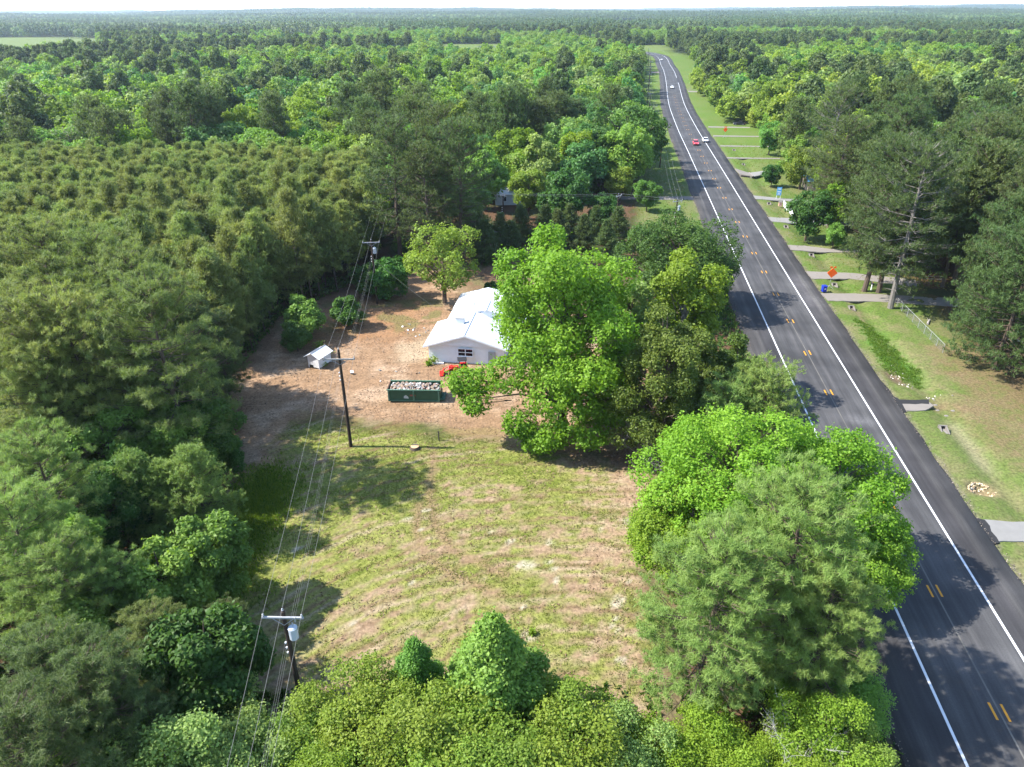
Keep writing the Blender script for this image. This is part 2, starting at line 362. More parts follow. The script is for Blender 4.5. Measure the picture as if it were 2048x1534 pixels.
    for px, py, s in SPOTS:
        a, b = at(px, py); m = (np.abs(X - a) < 4) & (np.abs(Y - b) < 4)
        if m.any():
            q = np.hypot((X[m] - a) / 1.2, Y[m] - b) / (s * .55) + 1.3 * (n2[m] - .5); C[m] = mix(C[m], (.62, .56, .42), (1 - ss(.35, 1.0, q)) * .85)
    return np.clip(C * .52, .01, .8)
GZ = gz(GX, GY)
lumps = .05 * (fbm(GX * 1.3, GY * 1.3, 3) - .5) * (np.abs(lat(GX, GY)) > 8) * (GY < 125)
ny, nx = GX.shape
idx = np.arange(ny * nx).reshape(ny, nx)
Q = np.stack([idx[:-1, :-1], idx[:-1, 1:], idx[1:, 1:], idx[1:, :-1]], -1).reshape(-1, 4)
gme = np_mesh('ground', np.stack([GX, GY, GZ + lumps], -1).reshape(-1, 3), Q)
ca = gme.color_attributes.new('soil', 'FLOAT_COLOR', 'POINT')
CC = cover(GX, GY).reshape(-1, 3); ca.data.foreach_set('color', np.concatenate([CC, np.ones((len(CC), 1))], 1).astype(np.float32).ravel())
gm_, n, l, b = node_mat('ground_soil_and_turf')
a = n.new('ShaderNodeVertexColor'); a.layer_name = 'soil'; ge = n.new('ShaderNodeNewGeometry')
t1 = n.new('ShaderNodeTexNoise'); t1.inputs['Scale'].default_value = 3.5; t1.inputs['Detail'].default_value = 7; t1.inputs['Roughness'].default_value = .7
l.new(ge.outputs['Position'], t1.inputs['Vector'])
mr = n.new('ShaderNodeMapRange'); mr.inputs['From Min'].default_value = .3; mr.inputs['From Max'].default_value = .7; mr.inputs['To Min'].default_value = .5; mr.inputs['To Max'].default_value = 1.5
l.new(t1.outputs['Fac'], mr.inputs['Value'])
mx = n.new('ShaderNodeMix'); mx.data_type = 'RGBA'; mx.blend_type = 'MULTIPLY'; mx.inputs['Factor'].default_value = 1
l.new(a.outputs['Color'], mx.inputs['A']); l.new(mr.outputs['Result'], mx.inputs['B']); l.new(mx.outputs['Result'], b.inputs['Base Color'])
b.inputs['Roughness'].default_value = .95; b.inputs['Specular IOR Level'].default_value = .1
bp = n.new('ShaderNodeBump'); bp.inputs['Strength'].default_value = .9; bp.inputs['Distance'].default_value = .09; l.new(t1.outputs['Fac'], bp.inputs['Height']); l.new(bp.outputs['Normal'], b.inputs['Normal'])
ground = tag(obj('ground', gme, gm_, smooth=True), kind='structure')

# ------------------------------------------------------------------ highway
def ribbon(name, offs, z, m, s0=0, s1=None, uv=True, parent=None, waver=0.0):
    """a strip along the highway; offs = lateral offsets"""
    k = np.arange(len(CL)); k = k[(CLS >= s0) & (CLS <= (s1 if s1 is not None else 1e9))]
    V = []; U = []
    for i in k:
        for j, o in enumerate(offs):
            w = waver * (vnoise(np.array([CLS[i] * .6]), np.array([j * 7.]))[0] - .5) if waver and j in (0, len(offs) - 1) else 0
            p = CL[i] + CLN[i] * (o + w); zz = z[j] if hasattr(z, '__len__') else z
            V.append((p[0], p[1], zz)); U.append((o, CLS[i]))
    no = len(offs); idx = np.arange(len(k) * no).reshape(len(k), no)
    Q = np.stack([idx[:-1, :-1], idx[:-1, 1:], idx[1:, 1:], idx[1:, :-1]], -1).reshape(-1, 4)
    me = np_mesh(name, V, Q)
    if uv:
        ul = me.uv_layers.new(name='road'); U = np.array(U, np.float32); ul.data.foreach_set('uv', U[Q.ravel()].ravel())
    return obj(name, me, m, parent)
am, n, l, b = node_mat('asphalt')
uv = n.new('ShaderNodeUVMap'); uv.uv_map = 'road'; sep = n.new('ShaderNodeSeparateXYZ'); l.new(uv.outputs['UV'], sep.inputs['Vector'])
mp = n.new('ShaderNodeMapping'); mp.inputs['Scale'].default_value = (2.2, .10, 1); l.new(uv.outputs['UV'], mp.inputs['Vector'])
s1 = n.new('ShaderNodeTexNoise'); s1.inputs['Scale'].default_value = 1.0; s1.inputs['Detail'].default_value = 6; s1.inputs['Roughness'].default_value = .65; l.new(mp.outputs['Vector'], s1.inputs['Vector'])
s2 = n.new('ShaderNodeTexNoise'); s2.inputs['Scale'].default_value = .16; s2.inputs['Detail'].default_value = 4; l.new(uv.outputs['UV'], s2.inputs['Vector'])
s3 = n.new('ShaderNodeTexNoise'); s3.inputs['Scale'].default_value = 9; s3.inputs['Detail'].default_value = 4; s3.inputs['Roughness'].default_value = .8; l.new(uv.outputs['UV'], s3.inputs['Vector'])
def math_node(op, a, bb=None):
    q = n.new('ShaderNodeMath'); q.operation = op
    for i, v in enumerate((a, bb)):
        if v is None: continue
        if isinstance(v, (int, float)): q.inputs[i].default_value = v
        else: l.new(v, q.inputs[i])
    return q.outputs[0]
ab = math_node('ABSOLUTE', sep.outputs['X'])
cr = n.new('ShaderNodeValToRGB'); l.new(math_node('DIVIDE', ab, 8.0), cr.inputs['Fac'])
el = cr.color_ramp.elements; el[0].position = 0; el[0].color = (.054, .052, .052, 1); el[1].position = 1; el[1].color = (.040, .037, .035, 1)
for p, c in ((.06, (.045, .044, .045)), (.13, (.060, .058, .058)), (.2, (.046, .045, .046)), (.30, (.046, .045, .046)), (.37, (.056, .055, .055)), (.45, (.044, .043, .044)), (.50, (.036, .0345, .036)), (.66, (.036, .034, .035)), (.72, (.056, .053, .051)), (.79, (.038, .036, .036)), (.93, (.042, .039, .037))):
    e = el.new(p); e.color = (*c, 1)
mm = n.new('ShaderNodeMapRange'); mm.inputs['From Min'].default_value = .3; mm.inputs['From Max'].default_value = .72; mm.inputs['To Min'].default_value = .9; mm.inputs['To Max'].default_value = 1.6; l.new(s1.outputs['Fac'], mm.inputs['Value'])
m2 = n.new('ShaderNodeMapRange'); m2.inputs['From Min'].default_value = .3; m2.inputs['From Max'].default_value = .7; m2.inputs['To Min'].default_value = .70; m2.inputs['To Max'].default_value = 1.38; l.new(s2.outputs['Fac'], m2.inputs['Value'])
m3 = n.new('ShaderNodeMapRange'); m3.inputs['From Min'].default_value = .3; m3.inputs['From Max'].default_value = .7; m3.inputs['To Min'].default_value = .8; m3.inputs['To Max'].default_value = 1.2; l.new(s3.outputs['Fac'], m3.inputs['Value'])
fac = math_node('MULTIPLY', math_node('MULTIPLY', mm.outputs['Result'], m2.outputs['Result']), m3.outputs['Result'])
def gauss(v, c, w): return math_node('POWER', 2.718, math_node('MULTIPLY', math_node('POWER', math_node('ABSOLUTE', math_node('DIVIDE', math_node('SUBTRACT', v, c), w)), 2.0), -1.0))
wv = n.new('ShaderNodeTexNoise'); wv.inputs['Scale'].default_value = 1.3; wv.inputs['Detail'].default_value = 5; wv.inputs['Distortion'].default_value = 2.5; l.new(uv.outputs['UV'], wv.inputs['Vector'])
dust = math_node('ADD', math_node('MULTIPLY', gauss(sep.outputs['Y'], 169.5, 5.5), gauss(sep.outputs['X'], 5.0, 2.8)), math_node('MULTIPLY', gauss(sep.outputs['Y'], 178.5, 3.5), gauss(sep.outputs['X'], 5.6, 2.2)))
dust = math_node('ADD', dust, math_node('MULTIPLY', math_node('MULTIPLY', gauss(sep.outputs['Y'], 131.5, 1.2), gauss(sep.outputs['X'], 2.0, 1.6)), .9))
dust = math_node('MULTIPLY', dust, math_node('MULTIPLY', wv.outputs['Fac'], 2.2))
fac = math_node('MULTIPLY', math_node('MULTIPLY', fac, .74), math_node('ADD', dust, 1.0))
mx = n.new('ShaderNodeMix'); mx.data_type = 'RGBA'; mx.blend_type = 'MULTIPLY'; mx.inputs['Factor'].default_value = 1; l.new(cr.outputs['Color'], mx.inputs['A']); l.new(fac, mx.inputs['B']); l.new(mx.outputs['Result'], b.inputs['Base Color'])
b.inputs['Roughness'].default_value = .8; b.inputs['Specular IOR Level'].default_value = .2
bp = n.new('ShaderNodeBump'); bp.inputs['Strength'].default_value = .25; bp.inputs['Distance'].default_value = .01; l.new(s3.outputs['Fac'], bp.inputs['Height']); l.new(bp.outputs['Normal'], b.inputs['Normal'])
ROADZ = .10
road = tag(ribbon('road', [-7.75, -7.55, -5.5, -3.75, -1.9, 0, 1.9, 3.75, 5.5, 7.35, 7.55], [-.06, ROADZ, ROADZ, ROADZ, ROADZ, ROADZ, ROADZ, ROADZ, ROADZ, ROADZ, -.06], am, waver=.55), kind='structure')
LINEW = plain('road_paint_white', (.55, .56, .57), .6, noise=.12, scale=1.5)
LINEY = plain('road_paint_yellow', (.50, .22, .012), .6, noise=.12, scale=3)
SEAM = plain('pale_seam', (.10, .095, .085), .8, noise=.5, scale=.7)
ribbon('edge_line', [-3.85, -3.66], ROADZ + .006, LINEW, parent=road); ribbon('edge_line', [3.66, 3.85], ROADZ + .006, LINEW, 0, 560, parent=road); ribbon('edge_line', [3.66, 3.85], ROADZ + .006, LINEW, 590, parent=road)
ribbon('centre_seam', [-.06, .06], ROADZ + .006, SEAM, 60, 300, parent=road)
stripe = MB().box((0, 0, 0), (.16, 1.35, .008)).mesh('yellow_stripe')
stripe.materials.append(LINEY)
ytar = at(1860, 1184)[1]
for k in range(-2, 34):
    y = ytar + 11.25 * k
    for s in (-.38, .38):
        i = int(np.argmin(np.abs(CL[:, 1] - y) + (CLS > 900) * 1e4)); t = math.atan2(-CLT[i, 0], CLT[i, 1])
        xc = np.interp(y, CL[:200, 1], CL[:200, 0])
        obj('yellow_stripe', stripe, None, road, (xc + s, y + rnd.uniform(-.15, .15), ROADZ + .008), t)

# sheets that lie on the ground: driveways, aprons, side road
def sheet(name, P, m, z=.03, n=6, kind='structure', jit=.12, thick=.2, parent=None):
    P = [Vector((p[0], p[1], 0)) for p in P]; out = []
    for i in range(len(P)):
        a_, b_ = P[i], P[(i + 1) % len(P)]; k = max(1, int((b_ - a_).length / .8))
        for j in range(k): 
            q = a_.lerp(b_, j / k); out.append((q.x + rnd.uniform(-jit, jit), q.y + rnd.uniform(-jit, jit), z))
    o = MB().slab(out, thick).build(name, m, parent)
    return tag(o, kind=kind) if kind else o
GRAVEL = plain('gravel_drive', (.15, .13, .115), .95, noise=.22, scale=1.1, bump=.5)
ASPH = plain('fresh_asphalt', (.018, .0175, .018), .8, noise=.25, scale=2, bump=.3)
def pxsheet(name, pts, m, z=.03, **k): return sheet(name, [at(*p) for p in pts], m, z, **k)
pxsheet('driveway', [(1968, 1040), (2200, 1055), (2230, 1090), (1990, 1083)], CONC, .05)
pxsheet('apron', [(1944, 1035), (1968, 1040), (2000, 1086), (1980, 1088)], ASPH, .07)
pxsheet('driveway', [(1805, 806), (1858, 805), (1872, 814), (1850, 823), (1812, 824)], CONCL, .05, jit=.3)
pxsheet('apron', [(1774, 790), (1797, 798), (1812, 824), (1800, 828)], ASPH, .07)
pxsheet('apron', [(1797, 800), (1858, 800), (1858, 808), (1804, 809)], ASPH, .055)
pxsheet('driveway', [(1641, 587), (1740, 588), (1920, 598), (1930, 615), (1740, 603), (1656, 602)], CONCL, .05)
pxsheet('driveway', [(1612, 543), (1700, 546), (1830, 560), (1835, 574), (1700, 558), (1622, 558)], CONCL, .05)
pxsheet('driveway', [(1574, 490), (1610, 492), (1660, 498), (1720, 500), (1720, 505), (1650, 505), (1580, 500)], CONCL, .05)
pxsheet('driveway', [(1533, 434), (1600, 438), (1720, 446), (1720, 453), (1630, 450), (1540, 443)], CONC, .05)
pxsheet('driveway', [(1505, 391), (1565, 397), (1640, 402), (1640, 407), (1568, 402), (1508, 398)], CONC, .05)
for p in ([(1563, 488), (1574, 490), (1580, 500), (1575, 502)], [(1524, 432), (1533, 434), (1540, 443), (1534, 444)], [(1498, 389), (1505, 391), (1508, 398), (1504, 398)]): pxsheet('apron', p, ASPH, .06)
for y0, x1 in ((316, 1560), (292, 1540), (272, 1530), (254, 1500), (183, 1450)):
    xr = 1024 + F * 0
    a_ = np.interp(y0, [183, 254, 272, 292, 316], [1376, 1416, 1426, 1440, 1452])
    pxsheet('driveway', [(a_, y0 - 1.2), (x1, y0 + .3), (x1, y0 + 2.2), (a_ + 1, y0 + 1.2)], CONCL, .05)
pxsheet('side_road', [(1395, 400), (1250, 399), (1000, 402), (1000, 396), (1250, 393), (1388, 393)], GRAVEL, .05)
pxsheet('side_road', [(1324, 143), (1302, 144), (1302, 146), (1325, 146)], GRAVEL, .06)
pxsheet('path', [(870, 470), (905, 462), (950, 464), (1000, 462), (1000, 466), (950, 470), (905, 468), (870, 478)], GRAVEL, .05, jit=.4)

# ------------------------------------------------------------------ trees
def unit(v): return v / np.maximum(np.linalg.norm(v, axis=-1, keepdims=True), 1e-9)
def leaves(r, C, N, L, W, tint):
    """diamond leaves at C facing N: returns verts, quads, tints"""
    a = unit(np.cross(N, unit(r.normal(size=N.shape)))); b_ = np.cross(N, a)
    L = L[:, None]; W = W[:, None]
    V = np.stack([C - a * L, C - b_ * W + N * L * .12, C + a * L, C + b_ * W + N * L * .12], 1).reshape(-1, 3)
    return V, np.arange(len(V)).reshape(-1, 4), np.repeat(tint, 4)
def limb(mb, p, q, r0, r1, sag, r, n=5, k=4):
    p = np.array(p, float); q = np.array(q, float); P = []; L = np.linalg.norm(q - p)
    for i in range(k + 1):
        t = i / k; w = p + (q - p) * t; w[2] += sag * L * math.sin(math.pi * t)
        if 0 < i < k: w += r.normal(size=3) * L * .035
        P.append(tuple(w))
    mb.tube(P, [r0 + (r1 - r0) * i / k for i in range(k + 1)], n, False)
def broadleaf(seed, H, R, base=.25, lobes=22, sprays=60, leaf=.16, per=18, lobe_r=.36, spray=.5, cone=0.0, gap=.15, trunk_r=None, limbs=True, up=.5, ragged=.25, lean=0.0, fork=.28, extra=()):
    """a broadleaved tree: trunk and limbs, and a crown of leaf sprays on billowing lobes"""
    r = np.random.default_rng(seed)
    z0 = H * base; cz = (z0 + H) / 2; hz = (H - z0) / 2
    i = np.arange(lobes) + .5; ph = np.arccos(1 - 2 * i / lobes); th = math.pi * (1 + 5 ** .5) * i + r.uniform(0, 6.28)
    D = np.stack([np.cos(th) * np.sin(ph), np.sin(th) * np.sin(ph), np.cos(ph)], 1)
    D = unit(D + r.normal(size=D.shape) * .18)
    rad = 1 - lobe_r * .8 + ragged * (r.random(lobes) - .6)
    k = int(lobes * .25); rad[r.choice(lobes, k, False)] *= .55
    LC = D * rad[:, None] * np.array([R, R, hz])
    tz = np.clip((LC[:, 2] / hz + 1) / 2, 0, 1)
    w = (1 - cone) + cone * (1.55 - 1.5 * tz); LC[:, :2] *= w[:, None]
    LC[:, 2] += cz
    if cone > .9:                                       # a true cone: lobes spiral up a spire
        tz = (i / lobes) ** .8; an = 2.4 * i * 1.618; q = R * (1 - tz) ** 1.1 * r.uniform(.25, 1.3, lobes)
        LC = np.stack([q * np.cos(an), q * np.sin(an), z0 + tz * (H - z0) * .97], 1); D = unit(np.stack([np.cos(an), np.sin(an), np.full(lobes, .5)], 1))
    LC[:, 0] += lean * LC[:, 2]
    LR = R * lobe_r * r.uniform(.7, 1.2, lobes) * (1 - cone * .8 * tz)
    for ex in extra: LC = np.vstack([LC, ex[:3]]); LR = np.append(LR, ex[3]); D = np.vstack([D, unit(np.array(ex[:3]) - np.array([0, 0, cz]))])
    lobes = len(LC); tz = np.clip(LC[:, 2] / H, 0, 1)
    # sprays
    n = lobes * sprays; li = np.repeat(np.arange(lobes), sprays)
    sd = unit(r.normal(size=(n, 3)) + D[li] * .55 + np.array([0, 0, .25]))
    fl = np.array([1, 1, .78])
    SC = LC[li] + sd * fl * (LR[li] * np.where(r.random(n) < .20, r.uniform(1.0, 1.32, n), r.uniform(.6, 1.08, n)))[:, None]
    SC[:, 2] = np.maximum(SC[:, 2], H * .03 + .15)
    keep = (r.random(n) > gap)
    SC = SC[keep]; sd = sd[keep]; li = li[keep]; n = len(SC)
    lt = r.random(lobes)
    m = n * per; si = np.repeat(np.arange(n), per)
    off = r.normal(size=(m, 3)) * spray * .5; off -= sd[si] * (np.sum(off * sd[si], 1) * .55)[:, None]
    C = SC[si] + off; C[:, 2] = np.maximum(C[:, 2], .08)
    N = unit(sd[si] * .55 + np.array([0, 0, up]) + r.normal(size=(m, 3)) * .5)
    st = r.random(n)
    tint = np.clip(.30 * lt[li][si] + .35 * st[si] + .45 * r.random(m) - .05, 0, 1)
    L = leaf * r.uniform(.7, 1.3, m)
    V, Q_, T_ = leaves(r, C, N, L, L * .62, tint)
    crown = np_mesh('crown', V, Q_, tint=T_)
    mb = MB(); tr = trunk_r or H * .017
    tp = [(0, 0, -.4), (r.normal() * .1, r.normal() * .1, H * fork * .5), (lean * H * fork + r.normal() * .15, r.normal() * .15, H * fork), (lean * H * .6, r.normal() * .3, H * .62), (lean * H * .85, r.normal() * .3, H * .88)]
    mb.tube(tp, [tr * 1.35, tr, tr * .85, tr * .5, tr * .12], 8, False)
    if limbs:
        for j in range(lobes):
            f = np.clip(LC[j, 2] / H - .12 - .2 * np.hypot(LC[j, 0], LC[j, 1]) / max(R, .1) , fork * .55, .8)
            t = f; 
            pz = H * t; px = np.interp(pz, [p[2] for p in tp], [p[0] for p in tp]); py = np.interp(pz, [p[2] for p in tp], [p[1] for p in tp])
            limb(mb, (px, py, pz), LC[j], tr * .42, tr * .08, .06, r)
            for q in range(2):
                e = LC[j] + unit(r.normal(size=3)) * LR[j] * .8; limb(mb, LC[j] * .6 + np.array((px, py, pz)) * .4, e, tr * .14, tr * .04, .02, r, 3, 2)
    return crown, mb.mesh('trunk')
def pine(seed, H, R, base=.4, whorl=.7, br=5, tufts=14, need=12, nl=.27, nw=.018, shape='round', droop=.1, trunk_r=None, gap=.1, candles=0.0, dead=4, clus=5, csz=.26):
    """a southern pine: straight trunk, whorled limbs, tufts of long needles near their ends"""
    r = np.random.default_rng(seed); mb = MB(); tr = trunk_r or H * .013
    bx, by = r.normal(size=2) * .02 * H
    trunk_at = lambda z: np.array([bx * (z / H) ** 2 + .12 * math.sin(z * .5 + seed), by * (z / H) ** 2 + .12 * math.cos(z * .4 + seed), z])
    zz = [-.4] + [H * t for t in (.15, .35, .55, .75, .9, .985)]
    mb.tube([tuple(trunk_at(z)) for z in zz], [tr * 1.25, tr, tr * .9, tr * .72, tr * .42, tr * .2, .02], 8, False)
    TP = []; TD = []; TS = []; limb_to = []
    z = H * base
    while z < H * .985:
        t = (z - H * base) / (H * (1 - base))
        if shape == 'round': prof = R * (max(0, 1 - (2 * t - .72) ** 2 / 1.75)) ** .5 * (1.0 if t < .85 else .85)
        elif shape == 'plume': prof = R * min(1, (1 - t) * 1.5 + .10) * (.7 + .3 * min(1, t * 4))
        else: prof = R * (1.08 - t) * (.75 + .5 * min(1, t * 4))
        a0 = r.uniform(0, 6.28)
        for k in range(br):
            if r.random() < gap: continue
            an = a0 + 6.283 * k / br + r.normal() * .25; ln = prof * r.uniform(.7, 1.15) + .15
            el = -.12 - droop + .75 * t + r.normal() * .12
            d = np.array([math.cos(an) * math.cos(el), math.sin(an) * math.cos(el), math.sin(el)])
            p0 = trunk_at(z); p1 = p0 + d * ln * .6 + np.array([0, 0, -.03 * ln]); p2 = p0 + d * ln + np.array([0, 0, .10 * ln])
            mb.tube([tuple(p0), tuple(p1), tuple(p2)], [tr * .26 * (1 - .6 * t), tr * .13, tr * .04], 4, False)
            side = unit(np.cross(d, [0, 0, 1.]))
            nc = max(2, int(round(clus * ln / R * r.uniform(.8, 1.2)))); uc = np.linspace(.38, 1.02, nc) + r.normal(size=nc) * .05
            sp = r.normal(size=nc) * .22 * ln * (1.15 - .6 * uc); sp[-1] *= .3
            m = max(3, tufts // 4)
            CCn = p0 + (p1 - p0) * np.clip(uc / .6, 0, 1)[:, None] + (p2 - p1) * np.clip((uc - .6) / .4, 0, 1.1)[:, None] + side * sp[:, None] + np.array([0, 0, .06 * ln])
            for c_, q_ in zip(CCn, sp):
                limb_to.append((p0 + (p1 - p0) * .8, c_, tr))
                P = c_ + r.normal(size=(m, 3)) * csz * np.array([1, 1, .55])
                TP.append(P); TD.append(unit(d * .35 + side * (np.sign(q_) * .25) + np.array([0, 0, .7]) + r.normal(size=(m, 3)) * .4)); TS.append(np.full(m, r.random()))
        z += whorl * r.uniform(.8, 1.2) * (1 - .35 * t)
    m = 6; P = trunk_at(H * .985) + r.normal(size=(m, 3)) * .18; TP.append(P); TD.append(unit(np.array([0, 0, 1.]) + r.normal(size=(m, 3)) * .4)); TS.append(np.full(m, .6))
    for a_, b_, w_ in limb_to: mb.tube([tuple(a_), tuple(b_)], [w_ * .09, w_ * .04], 3, False)
    TP = np.concatenate(TP); TD = np.concatenate(TD); TS = np.concatenate(TS); n = len(TP)
    si = np.repeat(np.arange(n), need); m = len(si)
    dv = unit(TD[si] * .55 + unit(r.normal(size=(m, 3))) * .85); ln = nl * r.uniform(.75, 1.25, m)
    b_ = TP[si] + r.normal(size=(m, 3)) * nl * .18; tip = b_ + dv * ln[:, None]; wv = unit(np.cross(dv, np.array([0, 0, 1.]) + TD[si] * .5 + r.normal(size=(m, 3)) * .35)) * nw
    V = np.stack([b_ - wv, b_ + wv, tip], 1).reshape(-1, 3)
    ti = np.clip(.45 * TS[si] + .30 * r.random(n)[si] + .25 * r.random(m), 0, .9); tint = np.repeat(ti, 3)
    if candles > 0:
        top = np.where(r.random(n) < candles)[0]; k = len(top) * 3; ci = np.repeat(top, 3)
        cp = TP[ci] + r.normal(size=(k, 3)) * .06; h = r.uniform(.16, .34, k)
        wv = unit(np.cross(np.array([0, 0, 1.]), r.normal(size=(k, 3)))) * .022
        cv = np.stack([cp - wv, cp + wv, cp + np.array([0, 0, 1.]) * h[:, None] + r.normal(size=(k, 3)) * .04], 1).reshape(-1, 3)
        V = np.concatenate([V, cv]); tint = np.concatenate([tint, np.full(len(cv), 1.25)])
    crown = np_mesh('crown', V, None, np.arange(len(V)).reshape(-1, 3), tint=tint)
    for k in range(dead):
        z = H * r.uniform(base * .45, base * 1.02); an = r.uniform(0, 6.28); q = trunk_at(z); ln = r.uniform(.25, .6) * R
        limb(mb, q, q + np.array([math.cos(an) * ln, math.sin(an) * ln, r.uniform(-.1, .25) * ln]), tr * .18, tr * .03, .05, r, 4, 3)
    return crown, mb.mesh('trunk')
def bare(seed, H, R, twig=3, n1=9, thick=.017):
    """branches of a bare or dead tree"""
    r = np.random.default_rng(seed); mb = MB(); tr = H * thick
    mb.tube([(0, 0, -.3), (.1, 0, H * .25), (.1, .2, H * .5), (0, .1, H * .8)], [tr * 1.2, tr, tr * .6, tr * .15], 6, False); tips = []
    for k in range(n1):
        an = 6.283 * k / n1 + r.normal() * .4; z = H * r.uniform(.2, .55); el = r.uniform(.4, 1.2); ln = R * r.uniform(.7, 1.15)
        q = np.array([math.cos(an) * ln * math.cos(el), math.sin(an) * ln * math.cos(el), min(H * 1.0 - z, z * .2 + math.sin(el) * ln * 1.1)]) + np.array([0, 0, z])
        limb(mb, (.1, .1, z), q, tr * .5, tr * .1, .04, r)
        for j in range(twig * 2):
            f = r.uniform(.35, 1); p = np.array((.1, .1, z)) * (1 - f) + q * f; e = p + unit(r.normal(size=3) + np.array([math.cos(an), math.sin(an), .9])) * R * r.uniform(.25, .5)
            limb(mb, p, e, tr * .16, tr * .05, .02, r, 3, 2)
            for w in range(twig):
                g = r.uniform(.4, 1); p2 = p * (1 - g) + e * g; e2 = p2 + unit(r.normal(size=3) + np.array([0, 0, .6])) * R * r.uniform(.1, .25); limb(mb, p2, e2, tr * .07, tr * .03, 0, r, 3, 1); tips.append(e2)
    return np.array(tips), mb.mesh('trunk')

def tree(kind, proto, leaf, x, y, label, cat, group=None, s=1.0, rz=None, bark=BARK, sz=None, name=None):
    """one tree: an Empty at its foot with the parts trunk and crown"""
    o = thing(name or kind, label, cat, (x, y, gz1(x, y)), rnd.uniform(0, 6.28) if rz is None else rz, group)
    o.scale = (s, s, sz or s)
    crown, trunk = proto
    t = bpy.data.objects.new('trunk', trunk); col.objects.link(t); t.parent = o
    c = bpy.data.objects.new('crown', crown); col.objects.link(c); c.parent = o
    for q, m in ((t, bark), (c, LEAF[leaf])):
        if not len(q.data.materials): q.data.materials.append(None)
        q.material_slots[0].link = 'OBJECT'; q.material_slots[0].material = m
    return o
placed = []                                            # x, y, radius of the trees set by hand
def hero(kind, proto, leaf, px, py, z, label, cat='tree', base=None, s=1.0, sz=None, rz=None, bark=BARK, rad=3, group=None):
    x, y = base if base else at(px, py, z)
    placed.append((x, y, rad)); return tree(kind, proto, leaf, x, y, label, cat, group, s, rz, bark, sz)

# ---- trees of the middle belt, each grown for its own place
P_ = broadleaf(101, 22.5, 8.6, .20, 42, 70, .17, 20, .30, .72, .12, .09, .42, True, .5, .38, fork=.3, extra=[(-10.6, -1.5, 6.9, 1.7), (-9.0, -.5, 6.6, 2.0), (-9.4, -2.6, 5.4, 1.6), (-4.8, -4.2, 3.6, 1.7), (-3.2, -4.8, 2.0, 1.5), (-6.0, -2.5, 8.5, 2.2), (1.5, -5.0, 6.5, 2.0), (4.6, -4.2, 4.8, 1.8), (6.5, 0, 7, 2.2), (0, -5, 4.6, 2.3), (2.6, -5.6, 3.0, 2.0), (-2, -4.6, 7.2, 2.5), (4, -3.4, 8, 2.6), (1, -4.2, 9.8, 2.6), (-1.5, -5.6, 2.6, 1.6), (6.6, -2.5, 4.5, 2.2)])
hero('sycamore_tree', P_, 'vivid', 0, 0, 0, 'big bright green broad tree with low limbs in front of the white house', base=(5.6, 68.4), rz=0, rad=8)
hero('sycamore_tree', broadleaf(102, 19.5, 5.6, .15, 30, 60, .17, 20, .32, .6, .25, .15, .3, True, .5, .4), 'bright', 1380, 480, 19.5, 'tall narrow light green tree between the dark oak and the dark cedar', bark=BARKG, rad=5)
hero('sycamore_tree', broadleaf(103, 15, 4.6, .25, 20, 50, .19, 16, .33, .6, .1, .2, .25), 'pale', 1260, 560, 14.5, 'pale green leafy tree close behind the big bright tree', rad=4)
cedarA = broadleaf(110, 18.5, 5.3, .10, 50, 56, .12, 17, .25, .5, .35, .16, .3, True, .3, .45)
cedarB = broadleaf(111, 11, 3.2, .08, 30, 50, .12, 16, .30, .45, .5, .16, .2, True, .3, .4)
hero('cedar_tree', cedarA, 'cedar', 1312, 590, 18.5, 'tall olive cedar with grey dead lower branches right of the big bright tree', 'cedar', base=(14.6, 62), rad=4)
for px, py, z, s, lb in ((1235, 640, 13, 1.0, 'olive cedar half hidden behind the right side of the big bright tree'), (1405, 640, 13, 1.15, 'dark olive cedar beside the tall one, nearer the highway'), (1478, 655, 11.5, 1.05, 'pointed olive cedar standing at the highway shoulder'), (1515, 700, 8.5, .75, 'smallest cedar, leaning over the white edge line'), (1440, 720, 10, .9, 'bushy cedar in front of the pointed roadside cedar')):
    hero('cedar_tree', cedarB, 'cedar', px, py, z, lb, 'cedar', s=s, rad=3)
tips, dm = bare(5, 6.5, 4.2, 4, 12, .012)
for (x, y, s, lb) in ((15.2, 59.6, 1.0, 'tangle of grey dead branches at the foot of the tall cedar'), (11.8, 64.5, .8, 'grey dead brush behind the tall cedar, left of its trunk')):
    o = thing('dead_brush', lb, 'brush', (x, y, -.8), rnd.uniform(0, 6), None); o.scale = (s, s, s * .9); obj('branches', dm, DEADW, o)
hero('oak_tree', broadleaf(120, 14.5, 10.2, .10, 50, 60, .16, 18, .24, .65, 0, .08, .5, True, .55, .3), 'dark', 1372, 432, 14.5, 'broad dark green oak overhanging the left shoulder of the highway', rad=9)
roadpine = pine(130, 11.5, 4.0, .10, .55, 6, 28, 14, .30, .024, 'round', .05, .16, .05, .1, 2)
hero('pine_tree', roadpine, 'lightpine', 1545, 742, 11.5, 'small rounded pine touching the left edge line of the highway', 'pine', rad=3)
hero('pine_tree', roadpine, 'lightpine', 1462, 775, 10, 'small pine behind the round bright tree, away from the edge line', 'pine', s=.88, rad=3)
gumA = broadleaf(140, 15.0, 7.6, .06, 66, 50, .12, 22, .23, .6, 0, .03, .35, True, .55, .14, fork=.2)
gumB = broadleaf(141, 13.0, 5.8, .06, 50, 52, .12, 22, .25, .55, 0, .03, .3, True, .55, .16, fork=.2)
hero('sweetgum_tree', gumA, 'vivid', 1500, 828, 14.8, 'large round bright green tree beside the highway, left of its neighbour', rad=7)
hero('sweetgum_tree', gumB, 'vivid', 1690, 868, 13.5, 'round bright green tree reaching over the left lane of the highway', rad=5)
hero('sweetgum_tree', gumB, 'bright', 1390, 985, 9.5, 'lower bright green tree at the lawn side of the large round one', s=.8, rad=4)
